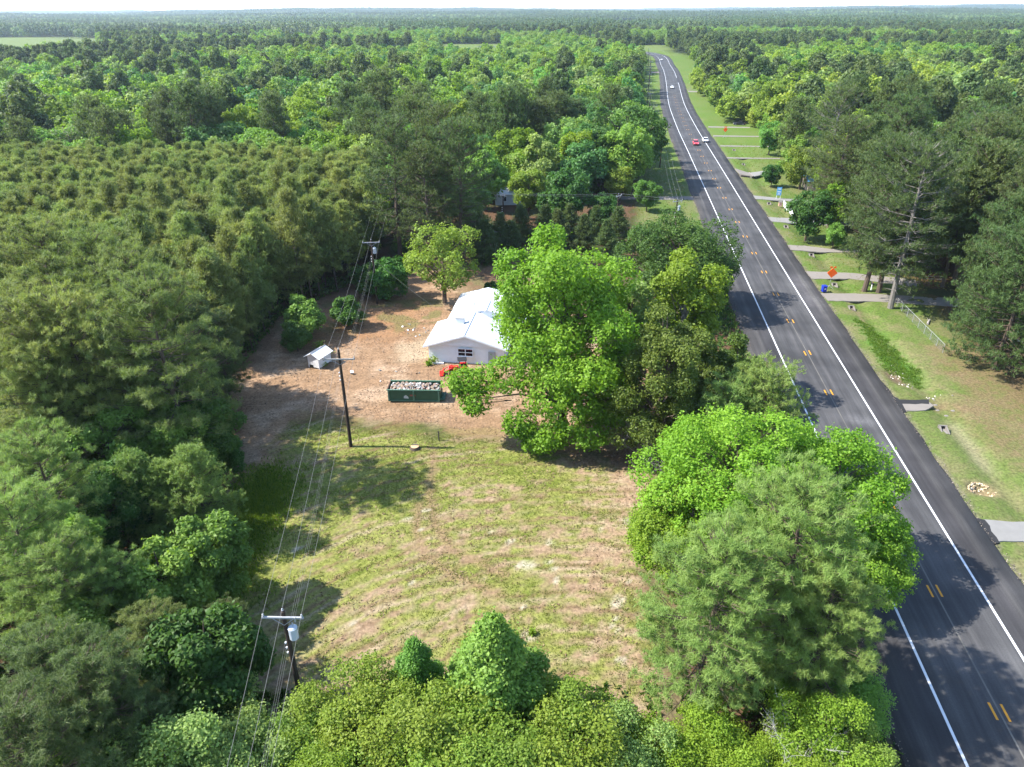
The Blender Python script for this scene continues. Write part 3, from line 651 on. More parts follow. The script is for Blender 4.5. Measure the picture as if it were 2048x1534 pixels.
hero('sweetgum_tree', gumB, 'bright', 1735, 1040, 8.0, 'bright leafy tree behind the light pine, over the highway edge', s=.68, rad=4)
NP = [pine(150 + i, 18, 4.7, .22, .64, 6, 36, 14, .36, .022, 'round', .08, None, .14, c, 5, 5.0, .21) for i, c in enumerate((.3, .12, .12, 0, 0))]
hero('pine_tree', NP[0], 'lightpine', 1625, 972, 17, 'light green pine with pale new shoots, nearest the highway shade', 'pine', s=.95, rad=5, rz=1)
hero('pine_tree', NP[1], 'lightpine', 1440, 1085, 15.0, 'light green pine at the lawn edge, left of the one with pale shoots', 'pine', s=.85, rad=5, rz=2.4)
hero('pine_tree', NP[1], 'lightpine', 1680, 1150, 12.5, 'low light green pine limb tree leaning over the road edge', 'pine', s=.7, rad=3, rz=.4)

# ---- the bottom row of leafy trees
BB = [broadleaf(160, 9, 4.2, .06, 34, 56, .10, 24, .29, .72, 0, .2, .16, True, .5, .55, fork=.15), broadleaf(161, 8, 3.6, .06, 32, 54, .10, 24, .30, .72, 0, .2, .14, True, .5, .6, fork=.15),
      broadleaf(162, 9, 4.6, .06, 36, 56, .10, 24, .28, .72, 0, .2, .16, True, .5, .6, fork=.15)]
CG = broadleaf(165, 11.5, 6.0, .04, 56, 50, .12, 20, .25, .6, .97, .12, .2, True, .6, .3)
for px, py, z, p, lf, s, lb in ((310, 1452, 9, 0, 'pale', .95, 'pale green bushy tree in the lower left, under the power lines'), (452, 1402, 8.6, 2, 'pale', .82, 'pale green bushy tree just left of the near utility pole'), (215, 1500, 8, 1, 'olive', .9, 'pale bush beside the dark pines at the picture bottom left'),
        (560, 1450, 6, 1, 'mid', .72, 'small leafy bush at the foot of the near utility pole'), (690, 1385, 8, 2, 'olive', .85, 'yellow green bushy tree right of the near utility pole'), (790, 1405, 8.5, 0, 'olive', .9, 'yellow green bush in front of the small conical tree'),
        (905, 1425, 8.5, 1, 'olive', 1.0, 'yellow green bush left in front of the large conical tree'), (1040, 1425, 8.5, 2, 'olive', .9, 'yellow green bush right in front of the large conical tree'), (1150, 1428, 8, 0, 'olive', .85, 'yellow green bush between the conical tree and the small dark one'),
        (1243, 1428, 7, 1, 'dark', .62, 'small dark green round bush at the right end of the yellow green row'), (620, 1500, 7, 0, 'bright', .75, 'bright leafy bush below the near utility pole'), (850, 1500, 7.5, 2, 'olive', .9, 'yellow green bush lowest in the middle of the row'),
        (980, 1500, 7.5, 0, 'olive', .85, 'yellow green bush at the bottom under the large conical tree'), (1120, 1500, 7.5, 1, 'olive', 1.0, 'yellow green bush at the bottom right of the row'), (1245, 1500, 6.5, 2, 'pale', .75, 'light bush below the small dark green one'),
        (1345, 1475, 6, 1, 'bright', .7, 'bright low bush left of the white dead twigs'), (1440, 1462, 5.5, 0, 'bright', .65, 'bright low bush under the lawn side pine'), (1655, 1405, 6.5, 0, 'bright', .72, 'bright leafy bush at the highway edge, lowest right'),
        (1720, 1350, 5.5, 1, 'mid', .62, 'green bush on the road edge under the light pine'), (1700, 1475, 5, 2, 'mid', .55, 'low green bush in the tree shade against the asphalt'), (1500, 1490, 5, 2, 'bright', .6, 'bright bush left beside the white dead twigs'), (1590, 1525, 4.5, 0, 'bright', .55, 'bright bush right under the white dead twigs')):
    hero('bush' if z < 8 else 'leafy_tree', BB[p], lf, px, py, z, lb, 'bush' if z < 8 else 'tree', s=s, rad=3)
hero('conical_tree', CG, 'mid', 985, 1258, 10.8, 'large conical deep green tree above the yellow green row', rad=3)
hero('conical_tree', CG, 'mid', 826, 1285, 8.2, 'small conical green tree left of the large conical one', s=.6, sz=.72, rad=2.5)
tw, dm2 = bare(9, 4.6, 2.6, 4, 10, .013)
x, y = at(1590, 1470, 5); o = thing('dead_shrub', 'white leafless shrub at the bottom right beside the road', 'shrub', (x, y, .9)); obj('branches', dm2, plain('bleached_wood', (.42, .39, .36), .9, noise=.1), o)

# ---- wood on the left of the clearing
SP = pine(170, 10, 3.2, .06, .5, 6, 26, 13, .28, .024, 'cone', .02, None, .04, .05, 1)
LEFTP = [(60, 440, 22, 2, 1.2, 'young', 'tall pine at the far left, highest of the near pine wood'), (172, 470, 21, 3, 1.15, 'young', 'tall pine with bare grey limbs left of the clearing'), (250, 500, 20, 4, 1.1, 'young', 'tall pine behind the leaning grey trunk'),
 (288, 556, 21.5, 2, 1.18, 'young', 'tall pine whose shadow falls past the brown pole'), (22, 575, 21, 4, 1.1, 'young', 'broad tall pine on the left picture edge'), (120, 590, 20, 3, 1.1, 'young', 'tall pine with drooping limbs, second from the left edge'), (372, 600, 15, 4, .78, 'pine', 'medium dark pine above the dark leafy tree'),
 (235, 645, 16, 2, .88, 'young', 'pine with a bare grey trunk in the middle of the left wood'), (58, 868, 14, 2, .78, 'lightpine', 'pale green dense pine at the left edge, lower half'), (130, 750, 12.5, 3, .7, 'lightpine', 'light pine behind the pale dense pine'), (12, 1000, 14, 4, .8, 'lightpine', 'pale pine cut by the left picture edge'),
 (105, 1100, 12, 3, .68, 'lightpine', 'pine with grey leaning limbs near the left edge'), (210, 1125, 9.5, 2, .54, 'lightpine', 'soft green pine behind the bright leafy bush'), (285, 1235, 9, 4, .52, 'young', 'grey green pine above the dark round bush'), (165, 1330, 12, 3, .68, 'pine', 'dark shaded pine in the lower left wood'),
 (62, 1290, 12, 4, .68, 'pine', 'dark pine at the left edge, second from the bottom'), (250, 1402, 8, 2, .45, 'pine', 'dark low pine by the pale bush'), (25, 1445, 13, 3, .75, 'pine', 'shaded pine in the bottom left corner'), (285, 690, 13, 3, .72, 'young', 'pine with broken white limbs above the dark leafy tree'), (418, 600, 13, 2, .62, 'pine', 'short dark pine at the corner of the clearing'),
 (335, 700, 12, 4, .66, 'young', 'pine leaning over the dark leafy tree'), (445, 1225, 6, 4, .36, 'pine', 'small dark young pine on the lawn edge near the pole'), (55, 700, 16, 3, .9, 'young', 'broad pine on the left between dark tall pines'), (270, 800, 10, 2, .56, 'pine', 'dark pine left of the dark leafy tree')]
for px, py, z, p, s, lf, lb in LEFTP: hero('pine_tree', NP[p], lf, px, py, z, lb, 'pine', s=s, rad=2.5)
hero('pine_tree', SP, 'lightpine', 262, 905, 9.5, 'young pale conical pine above the lawn edge', 'pine', s=.95, rad=2); hero('pine_tree', SP, 'lightpine', 376, 892, 10.0, 'young pale conical pine nearest the lawn edge', 'pine', s=1.0, rad=2); hero('pine_tree', SP, 'lightpine', 335, 960, 6.5, 'small pale pine between the two conical ones', 'pine', s=.85, rad=2)
LB_ = [broadleaf(180, 13, 5.2, .05, 38, 56, .17, 16, .27, .55, 0, .06, .25, True, .5, .3), broadleaf(181, 9, 3.3, .05, 30, 56, .14, 16, .29, .5, .2, .06, .18, True, .5, .3)]
for px, py, z, p, s, lf, lb in ((380, 755, 11, 0, .80, 'dark', 'dark green dense leafy tree at the bend of the clearing'), (330, 800, 10, 0, .8, 'mid', 'green leafy tree behind the dense one'), (190, 815, 11, 0, .85, 'mid', 'green leafy tree deep in the left wood'), (395, 1034, 9, 1, 1.0, 'mid', 'bright green bush tree at the left lawn edge'),
 (305, 1092, 9, 1, 1.05, 'mid', 'green leafy tree behind the bright bush tree'), (398, 1262, 8.5, 1, 1.15, 'dark', 'dark green round bush left of the near utility pole'), (35, 1395, 10, 0, .75, 'teal', 'blue green leafy tree low on the left edge'), (95, 1480, 9, 0, .7, 'mid', 'leafy tree in the bottom left corner'),
 (80, 1015, 10, 1, 1.1, 'mid', 'green leafy tree between pale pines on the left'), (440, 850, 6, 1, .6, 'dark', 'low dark leafy bush on the clearing bend'), (215, 920, 9, 0, .7, 'dark', 'dark leafy tree behind the young pale pines'), (130, 1180, 9, 0, .7, 'mid', 'leafy tree half hidden under pine limbs')):
    hero('leafy_tree', LB_[p], lf, px, py, z, lb, 'tree', s=s, rad=2.5)
# ---- round the house and beyond it
hero('pecan_tree', broadleaf(190, 13.8, 6.3, .22, 26, 34, .21, 13, .30, .75, 0, .25, .32, True, .5, .5, fork=.35), 'yellow', 0, 0, 0, 'light yellow green spreading tree behind the white house', base=(-10.8, 107.8), rad=6, s=.93)
SHB = [broadleaf(195 + i, 6, 3.0, .04, 22, 36, .2, 12, .33, .5, 0, .1, .12, True, .5, .4) for i in range(2)]
for px, py, z, s, lf, lb in ((600, 592, 6.5, 1.0, 'mid', 'light topped leafy shrub behind the white shed'), (735, 535, 5, .9, 'dark', 'dark shrub under the second utility pole'), (775, 520, 6.5, 1.1, 'dark', 'dark leafy tree left of the light yellow green tree'), (690, 590, 5, .8, 'dark', 'dark shrub at the right end of the even pine stand'), (745, 365, 11, 1.4, 'bright', 'bright climber covered tree beside the far double crossarm pole'),
 (800, 470, 4, .6, 'dark', 'small dark shrub below the big dark pines'), (985, 560, 3, .45, 'dark', 'small dark evergreen shrub right behind the house roof'), (870, 440, 5, .8, 'dark', 'dark shrub behind the light yellow green tree'), (725, 425, 8, 1.1, 'olive', 'olive shrub tree left of the path'), (588, 650, 4.0, .7, 'dark', 'dark shrub left against the white shed')):
    hero('shrub', SHB[int(px) % 2], lf, px, py, z, lb, 'shrub', s=s, rad=2)
MP = [pine(200 + i, 26, 6.6, .22, .95, 5, 30, 8, .5, .06, 'round', .05, .40, .2, 0, 9, 5.5, .45) for i in range(3)]
for px, py, z, p, s, lb in ((826, 192, 27, 0, 1.03, 'big dark pine with grey limbs, highest of the group behind the house'), (778, 240, 25, 1, .95, 'big dark pine on the left of the dark group'), (880, 218, 26, 2, 1.0, 'big dark pine in the middle of the dark group'), (915, 245, 25, 1, .95, 'big dark pine on the right of the dark group'), (850, 300, 21, 2, .82, 'lower dark pine in front of the dark group')):
    hero('pine_tree', MP[p], 'pine', px, py, z, lb, 'pine', s=s, rad=4)
RP = [pine(210 + i, 9.5, 2.9, .05, .55, 6, 24, 6, .45, .06, 'cone', .02, None, .05, 0, 1) for i in range(3)]
for i, (px, py) in enumerate(((955, 432), (1000, 428), (1043, 420), (1092, 416), (1140, 412), (1192, 418), (1240, 428), (1020, 445), (1118, 432), (1170, 436), (968, 455), (1215, 445))):
    hero('pine_tree', RP[i % 3], 'pine', px, py - 6, 7.4, 'dark young pine in the row across the back of the cleared lot', 'pine', group='young pines in the row behind the cleared lot', s=rnd.uniform(.72, .88), rad=2)
ML = [broadleaf(220 + i, 15, 6.0, .14, 26, 34, .34, 11, .30, .9, c, .1, None, True, .5, .35) for i, c in enumerate((0, .3, 0, .15))]
LO = broadleaf(230, 20, 11, .1, 44, 40, .36, 11, .22, 1.0, 0, .06, .6, True, .55, .25)
hero('live_oak_tree', LO, 'dark', 1255, 210, 20, 'broad very dark oak beside the highway beyond the side road', rad=10)
for px, py, z, p, s, lf, lb in ((968, 278, 16, 1, .95, 'mid', 'tall green tree right of the dark pine group'), (1165, 272, 15.5, 0, .95, 'teal', 'round blue green tree left of the broad dark oak'), (1058, 328, 12, 3, .75, 'olive', 'small yellow green tree behind the overhead wires'), (1130, 348, 12, 0, .85, 'dark', 'dark green tree behind the row of young pines'), (1298, 362, 7, 2, .5, 'mid', 'green bush beside the roadside pole'), (1245, 330, 9, 2, .6, 'yellow', 'yellow green low tree under the broad dark oak'),
  (940, 360, 11, 3, .7, 'mid', 'green tree behind the path right of the dark pines'), (1210, 390, 8, 0, .55, 'dark', 'dark green tree at the side road corner'), (1010, 225, 17, 1, 1.0, 'mid', 'green tree between dark pines and the row of pine tops'), (1090, 250, 16, 2, .9, 'dark', 'dark tree in the wood behind the overhead wires')):
    hero('leafy_tree', ML[p], lf, px, py, z, lb, 'tree', s=s, rad=4)
EP = [pine(240 + i, 19, 6.6, .10, .75, 6, 30, 10, .42, .045, 'round', .08, .3, .06, 0, 2, 6.5, .38) for i in range(2)]
BT, bm_ = bare(31, 15, 7, 3, 12, .016); BTw = BT
def bare_tree(px, py, z, lb, s=1.0, lf='grey'):
    x, y = at(px, py, z); placed.append((x, y, 4)); r = np.random.default_rng(int(px))
    o = thing('bare_tree', lb, 'tree', (x, y, 0)); o.scale = (s, s, s); t = obj('trunk', bm_, BARKG, o)
    C = np.repeat(BT, 5, 0) + r.normal(size=(len(BT) * 5, 3)) * .5; N = unit(r.normal(size=C.shape) + np.array([0, 0, .6])); L = np.full(len(C), .2)
    V, Q_, T_ = leaves(r, C, N, L, L * .6, r.random(len(C))); c = obj('crown', np_mesh('crown', V, Q_, tint=T_), LEAF[lf], o)
for a in ((1462, 148, 15, 'grey nearly leafless tree beside the highway lawns'), (1065, 225, 14, 'grey leafless tree in the wood beyond the overhead wires'), (128, 268, 13, 'whitish leafless tree at the far edge of the even pine stand'), (1880, 215, 20, 'grey leafless crown above the dark pines on the right'), (1790, 300, 17, 'grey bare tree among the right hand pines'), (240, 262, 12, 'whitish bare tree right of the other one beyond the pine stand')): bare_tree(*a)
# ---- right of the highway
for bx, by, h, p, lb in ((59.6, 104.5, 24.5, 0, 'tall pine with a thick dark trunk beside the concrete driveway'), (59.0, 112.0, 24, 1, 'tall pine between the two driveways, left trunk of a pair'), (61.0, 111.4, 23, 2, 'tall pine between the two driveways, right trunk of a pair'),         (67, 93, 20, 2, 'dark pine behind the chain link fence'), (74, 103, 21, 1, 'tall pine at the right edge behind the fence'), (66, 124, 23, 0, 'tall dark pine behind the driveways'), (75, 172, 26, 0, 'tall dark pine with a bare grey stem beyond the picket fence'), (84, 160, 25, 2, 'tall dark pine right of the one with a bare stem'), (68, 150, 22, 1, 'dark pine over the picket fence yard'), (88, 135, 24, 2, 'tall pine in front of the pale roofed house'), (84, 118, 22, 1, 'dark pine right of the pale roofed house'), (95, 150, 24, 0, 'dark pine far right behind the pale roofed house'), ):
    hero('pine_tree', MP[p], 'pine', 0, 0, 0, lb, 'pine', base=(bx, by), s=h / 26, rad=4, bark=BARKG if p == 0 else BARK)
for bx, by, h, p, lb in ((63.2, 83, 18.5, 0, 'dense dark pine over the pine straw on the right edge'), (70, 77, 19, 1, 'dark low branched pine at the right picture edge above the pine straw'), (68.5, 92, 19, 0, 'dark low branched pine just behind the chain link fence'), (64, 69, 15, 1, 'dark low branched pine cut by the right picture edge')):
    hero('pine_tree', EP[p], 'pine', 0, 0, 0, lb, 'pine', base=(bx, by), s=h / 19, rad=4)
for px, py, z, p, s, lf, lb in ((1690, 365, 10, 0, .68, 'bright', 'bright green tree between the dark pines on the right'), (1628, 385, 9.5, 2, .7, 'dark', 'dark green tree above the white picket fence'), (1550, 182, 14, 0, 1.15, 'olive', 'large light green tree on the lawn beyond the culvert'), (1545, 258, 8, 2, .7, 'mid', 'dark round lower tree on the lawn beyond the culvert'), (1590, 132, 17, 0, 1.3, 'olive', 'broad olive green tree behind the large light green one'),
      (1548, 335, 5, 2, .42, 'dark', 'round bush beside the concrete culvert'), (1640, 205, 14, 1, .9, 'pale', 'pale feathery tree left of the dark pines'), (1700, 150, 16, 3, 1.0, 'olive', 'yellow green tree behind the dark right hand pines'), (1850, 290, 12, 2, .8, 'bright', 'bright green tree right among dark pines'), (1665, 400, 5, 2, .4, 'dark', 'low dark bush under the bright tree on the right'), (1672, 462, 3.5, 2, .34, 'mid', 'low shrub at the end of the gravel driveway'), (1400, 140, 12, 2, .9, 'yellow', 'yellow green tree on the verge near the far bend')):
    hero('leafy_tree', ML[p], lf, px, py, z, lb, 'tree', s=s, rad=4)

# ------------------------------------------------------------------ woods
def jitter_grid(x0, x1, y0, y1, s, seed, jit=.38):
    r = np.random.default_rng(seed); gx, gy = np.meshgrid(np.arange(x0, x1, s), np.arange(y0, y1, s))
    return (gx + (r.random(gx.shape) - .5) * 2 * jit * s).ravel(), (gy + (r.random(gx.shape) - .5) * 2 * jit * s).ravel()
def clear_of_placed(X, Y, extra=0.0):
    k = np.ones(X.shape, bool)
    for x, y, r in placed: k &= np.hypot(X - x, Y - y) > r * .75 + extra
    return k
def in_view(X, Y, m=.76, a=22): return (np.abs(X) < m * Y + a)
# the even stand of young pines
PLP = [pine(300 + i, 13.5, 3.1, .26, .82, 5, 32, 8, .42, .04, 'cone', -.22, .11, .2, 0, 2, 4.2, .30) for i in range(5)]
PZ = np.array([(-36, 87), (-36, 101), (-28, 117), (-27, 140), (-31, 166), (-60, 178), (-150, 178), (-100, 100), (-75, 84), (-52, 82)])
X, Y = jitter_grid(-150, -25, 80, 180, 2.75, 21, .46)
k = inside(X, Y, PZ) & in_view(X, Y) & clear_of_placed(X, Y); X = X[k]; Y = Y[k]; o_ = np.argsort(np.hypot(X, Y)); X = X[o_]; Y = Y[o_]
stuff_pts = {'plantation': [], 'broad': [], 'pine': []}
protos = [tree('plantation_pine', PLP[i], 'young', X[i], Y[i], 'slender young pine in the dense even stand left of the white house', 'pine', 'young pines of the even stand', rnd.uniform(.88, 1.1)) for i in range(5)]
for i in range(5, len(X)):
    if i < 300:
        s = rnd.uniform(.66, 1.12) if rnd.random() > .09 else rnd.uniform(1.15, 1.35); copy_tree(protos[i % 5], (X[i], Y[i], gz1(X[i], Y[i])), rnd.uniform(0, 6.28), scale=(s, s, s * rnd.uniform(.92, 1.08)))
    else: stuff_pts['plantation'].append((X[i], Y[i]))
# pines between the hand placed ones of the near left wood
X, Y = jitter_grid(-75, -27, 30, 88, 5.2, 22)
LEFTZ = np.array([(-42, 62), (-43, 72), (-44, 80), (-46, 88), (-85, 88), (-55, 40), (-36, 26), (-34, 30), (-37, 44), (-40, 52)])
k = inside(X, Y, LEFTZ) & clear_of_placed(X, Y) & (np.abs(X) < .85 * Y + 18)
for i, (x, y) in enumerate(zip(X[k], Y[k])):
    tree('pine_tree', NP[2 + i % 3], 'pine' if i % 2 else 'young', x, y, 'shaded pine filling the near wood left of the clearing', 'pine', 'pines filling the near left wood', rnd.uniform(.45, .68)) if i % 3 else tree('leafy_tree', LB_[i % 2], 'dark', x, y, 'shaded dark leafy tree under the pines of the near left wood', 'tree', 'dark leafy trees of the near left wood', rnd.uniform(.55, .8))
# mixed woods on both sides of the highway
X, Y = jitter_grid(-420, 460, 112, 470, 7.0, 23, .42)
la = lat(X, Y); fieldm = in_field(X, Y)
backlot = inside(X, Y, np.array([(-40, 80), (-30, 118), (-27, 170), (-20, 176), (-2, 168), (48, 190), (52, 160), (44, 100), (20, 60)]))
yard = (la > 0) & (la < np.where(Y < 205, 19, np.where(Y < 300, 27, 17)))
verge = (la <= 0) & (la > -21)
k = in_view(X, Y) & ~fieldm & ~backlot & ~yard & ~verge & ~inside(X, Y, PZ) & clear_of_placed(X, Y, .5) & ~((X < -25) & (Y < 165)) & ~((np.abs(X - 84) < 8) & (np.abs(Y - 143) < 7))
X = X[k]; Y = Y[k]; la = la[k]; o_ = np.argsort(np.hypot(X, Y)); X = X[o_]; Y = Y[o_]; la = la[o_]
pn = fbm(X * .018 + 4, Y * .018, 3)
FILLP = [pine(320 + i, 22, 4.8, .30, 1.05, 6, 20, 6, .65, .11, 'round', .0, .3, .1, 0, 3, 4.5, .42) for i in range(3)]
FILLB = [broadleaf(330 + i, 15, 5.9, .10, 26, 30, .30, 12, .29, .95, c, .1, None, False, .5, .35) for i, c in enumerate((0, .35, 0, .2, .5))]
nb = np_ = 0; protoB = {}; protoP = {}
def pick_leaf(x, y, l_, r):
    q = vnoise(np.array([x * .05 + 9]), np.array([y * .05]))[0] * .6 + r * .4
    if l_ > 0:
        w = 'olive' if q < .40 else 'yellow' if q < .52 else 'bright' if q < .62 else 'mid' if q < .75 else 'dark'
        if y > 230 and l_ > 90: w = 'yellow' if q < .5 else 'pale' if q < .6 else 'mid' if q < .75 else 'teal'
        return w
    return 'mid' if q < .40 else 'bright' if q < .52 else 'pale' if q < .58 else 'teal' if q < .68 else 'dark' if q < .78 else 'olive'
LN = {'mid': 'mid green', 'bright': 'bright green', 'pale': 'pale green', 'teal': 'blue green', 'dark': 'dark green', 'olive': 'olive green', 'yellow': 'yellow green'}
for i in range(len(X)):
    x, y, l_ = X[i], Y[i], la[i]; side = 'right' if l_ > 0 else 'left'
    ispine = (pn[i] > .66) or (l_ > 0 and y < 165 and pn[i] > .40) or rnd.random() < .09
    if ispine:
        if np_ < 120:
            np_ += 1; key = (np_ % 3, side); s = rnd.uniform(.72, 1.08)
            lb = 'dark pine in the mixed woods on the %s of the highway' % side; g = 'pines of the woods %s of the highway' % side
            if key not in protoP: protoP[key] = tree('pine_tree', FILLP[np_ % 3], 'pine', x, y, lb, 'pine', g, s)
            else: copy_tree(protoP[key], (x, y, 0), rnd.uniform(0, 6.28), scale=(s, s, s * rnd.uniform(.9, 1.1)))
        else: stuff_pts['pine'].append((x, y))
    elif nb < 290:
        nb += 1; lf = pick_leaf(x, y, l_, rnd.random()); key = (nb % 5, lf, side); s = rnd.uniform(.7, 1.15)
        lb = '%s leafy tree in the mixed woods on the %s of the highway' % (LN[lf], side); g = '%s leafy trees of the woods %s of the highway' % (LN[lf], side)
        if key not in protoB: protoB[key] = tree('woodland_tree', FILLB[nb % 5], lf, x, y, lb, 'tree', g, s)
        else: copy_tree(protoB[key], (x, y, 0), rnd.uniform(0, 6.28), scale=(s * rnd.uniform(.9, 1.15), s, s * rnd.uniform(.85, 1.15)))
    else: stuff_pts['broad'].append((x, y))

# what lies beyond: woods that read as one mass
def masses(name, P, rot, scl, idx, protos):
    me = bpy.data.meshes.new(name); me.vertices.add(len(P)); me.vertices.foreach_set('co', np.asarray(P, np.float32).ravel())
    for nm, ty, v in (('turn', 'FLOAT', rot), ('size', 'FLOAT_VECTOR', scl), ('pick', 'INT', idx)):
        a = me.attributes.new(nm, ty, 'POINT'); a.data.foreach_set('vector' if ty == 'FLOAT_VECTOR' else 'value', np.asarray(v, np.int32 if ty == 'INT' else np.float32).ravel())
    o = obj(name, me); pc = bpy.data.collections.new(name + '_kinds')
    for p in protos: pc.objects.link(p)
    ng = bpy.data.node_groups.new(name, 'GeometryNodeTree'); ng.interface.new_socket('Geometry', in_out='INPUT', socket_type='NodeSocketGeometry'); ng.interface.new_socket('Geometry', in_out='OUTPUT', socket_type='NodeSocketGeometry')
    n = ng.nodes; l = ng.links; gi = n.new('NodeGroupInput'); go = n.new('NodeGroupOutput'); ip = n.new('GeometryNodeInstanceOnPoints'); ci = n.new('GeometryNodeCollectionInfo')
    ci.inputs['Collection'].default_value = pc; ci.inputs['Separate Children'].default_value = True; ci.inputs['Reset Children'].default_value = True
    ip.inputs['Pick Instance'].default_value = True
    def at_(nm, ty): q = n.new('GeometryNodeInputNamedAttribute'); q.data_type = ty; q.inputs['Name'].default_value = nm; return q.outputs['Attribute']
    cb = n.new('ShaderNodeCombineXYZ'); l.new(at_('turn', 'FLOAT'), cb.inputs['Z'])
    l.new(gi.outputs[0], ip.inputs['Points']); l.new(ci.outputs[0], ip.inputs['Instance']); l.new(at_('pick', 'INT'), ip.inputs['Instance Index']); l.new(cb.outputs[0], ip.inputs['Rotation']); l.new(at_('size', 'FLOAT_VECTOR'), ip.inputs['Scale']); l.new(ip.outputs[0], go.inputs[0])
    md = o.modifiers.new('scatter', 'NODES'); md.node_group = ng
    return o
def proto_obj(i, me, m):
    o = bpy.data.objects.new('p%02d' % i, me)
    if not len(me.materials): me.materials.append(None)
    o.material_slots[0].link = 'OBJECT'; o.material_slots[0].material = m; return o
FARB = [broadleaf(400 + i, 14, 6.1, .06, 16, 20, .52, 7, .36, 1.1, c, .05, None, False, .5, .35)[0] for i, c in enumerate((0, .3, .1))]
FARP = [broadleaf(410 + i, 20, 4.2, .25, 18, 20, .5, 7, .36, 1.0, .3, .1, None, False, .4, .45)[0] for i in range(2)]
fk = []; fl = []
for lf in ('mid', 'bright', 'dark', 'teal', 'olive', 'yellow', 'pale'):
    for me in FARB: fk.append(me); fl.append(lf)
npine0 = len(fk)
for me in FARP: fk.append(me); fl.append('pine')
far_protos = [proto_obj(i, me, LEAF[lf]) for i, (me, lf) in enumerate(zip(fk, fl))]
order = ['mid', 'bright', 'dark', 'teal', 'olive', 'yellow', 'pale']
X, Y = jitter_grid(-1000, 1000, 470, 1300, 8.2, 24, .42)
la = lat(X, Y); k = in_view(X, Y, .72, 30) & ~in_field(X, Y) & ~((np.abs(la) < 22) & (Y < 1050)); X = X[k]; Y = Y[k]
B = np.array(stuff_pts['broad']); Pn = np.array(stuff_pts['pine']) if stuff_pts['pine'] else np.zeros((0, 2))
AX = np.concatenate([X, B[:, 0], Pn[:, 0]]); AY = np.concatenate([Y, B[:, 1], Pn[:, 1]])
forced = np.concatenate([np.zeros(len(X)), np.full(len(B), -1), np.full(len(Pn), 1)])
pn = fbm(AX * .007 + 4, AY * .007 + 2, 3) + .05 * ss(600, 1000, AY); la = lat(AX, AY); rr = np.random.default_rng(77); U = rr.random(len(AX))
isP = np.where(forced == 0, (pn + .16 * (U - .5) > .60), forced > 0)
rowpine = (la > 20) & (la < 70) & (AY > 560) & (AY < 1000) & (U < .85); isP = np.where(rowpine, True, isP)
q = fbm(AX * .02 + 9, AY * .02, 2) * .65 + .35 * rr.random(len(AX))
li = np.select([q < .36, q < .52, q < .60, q < .68, q < .74, q < .80], [0, 1, 6, 4, 3, 2], 2)
rt = (la > 0) & (AY > 200) & (AY < 520); li = np.where(rt, np.select([q < .40, q < .52, q < .62, q < .72], [5, 6, 4, 0], 3), li)
pick = np.where(isP, npine0 + rr.integers(0, 2, len(AX)), li * 3 + rr.integers(0, 3, len(AX)))
s = rr.uniform(.65, 1.15, len(AX)); S = np.stack([s * rr.uniform(.9, 1.2, len(s)), s, s * rr.uniform(.85, 1.2, len(s))], 1)
tag(masses('far_woods', np.stack([AX, AY, gz(AX, AY)], 1), rr.uniform(0, 6.28, len(AX)), S, pick, far_protos), 'mixed green woods stretching away beyond the nearer trees', kind='stuff')
pp = np.array(stuff_pts['plantation'])
if len(pp):
    pk = [proto_obj(i, PLP[i][0], LEAF['young']) for i in range(5)]; s = rr.uniform(.86, 1.12, len(pp))
    tag(masses('young_pine_stand', np.stack([pp[:, 0], pp[:, 1], gz(pp[:, 0], pp[:, 1])], 1), rr.uniform(0, 6.28, len(pp)), np.stack([s, s, s], 1), rr.integers(0, 5, len(pp)), pk), 'rest of the dense even stand of young pines', kind='stuff')
# patches of woodland out to the horizon
LEAF['far'] = leaf_mat('leaf_far', (.06, .10, .03), (.18, .26, .06), .02, .15, .25)
def patch(seed, piney):
    r = np.random.default_rng(seed); Vs = []; Ts = []
    gx, gy = np.meshgrid(np.arange(-36, 37, 9.), np.arange(-36, 37, 9.))
    for x, y in zip(gx.ravel(), gy.ravel()):
        pn_ = r.random() < piney; h = r.uniform(15, 22) if pn_ else r.uniform(10, 17); R = r.uniform(3.2, 4.6) if pn_ else r.uniform(4.5, 6.5)
        m = 80; d = unit(r.normal(size=(m, 3)) + np.array([0, 0, .5])); zc = h * (.68 if pn_ else .55); hz = h - zc
        C = d * np.array([R, R, hz]) * r.uniform(.75, 1.05, (m, 1)) + np.array([x + r.uniform(-3, 3), y + r.uniform(-3, 3), zc])
        L = np.full(m, 1.2); t = np.clip((r.uniform(0, .12) if pn_ else r.uniform(.3, .95)) + r.normal(size=m) * .08, 0, 1)
        V, Q_, T_ = leaves(r, C, unit(d * .8 + np.array([0, 0, .4]) + r.normal(size=(m, 3)) * .35), L, L * .7, t); Vs.append(V); Ts.append(T_)
    V = np.concatenate(Vs); return np_mesh('patch', V, np.arange(len(V)).reshape(-1, 4), tint=np.concatenate(Ts))
PK = [proto_obj(i, patch(500 + i, (.1, .3, .6, .9, 1.0)[i]), LEAF['far']) for i in range(5)]
X1, Y1 = jitter_grid(-2600, 2600, 1310, 3400, 62, 25, .3); X2, Y2 = jitter_grid(-7800, 7800, 3400, 10500, 110, 26, .4)
X = np.concatenate([X1, X2]); Y = np.concatenate([Y1, Y2]); big = np.concatenate([np.full(len(X1), 1.0), np.full(len(X2), 1.75)])
k = in_view(X, Y, .74, 60) & ~in_field(X, Y); X = X[k]; Y = Y[k]; big = big[k]
pn = fbm(X * .0022 + 1, Y * .0022, 3); gap = fbm(X * .003 + 40, Y * .004 + 7, 2) > .62 + 9 * (Y > 3400)
X = X[~gap]; Y = Y[~gap]; big = big[~gap]; pn = pn[~gap]
pick = np.clip(((pn - .36) * 10 + rr.normal(size=len(X)) * .6), 0, 4).astype(int)
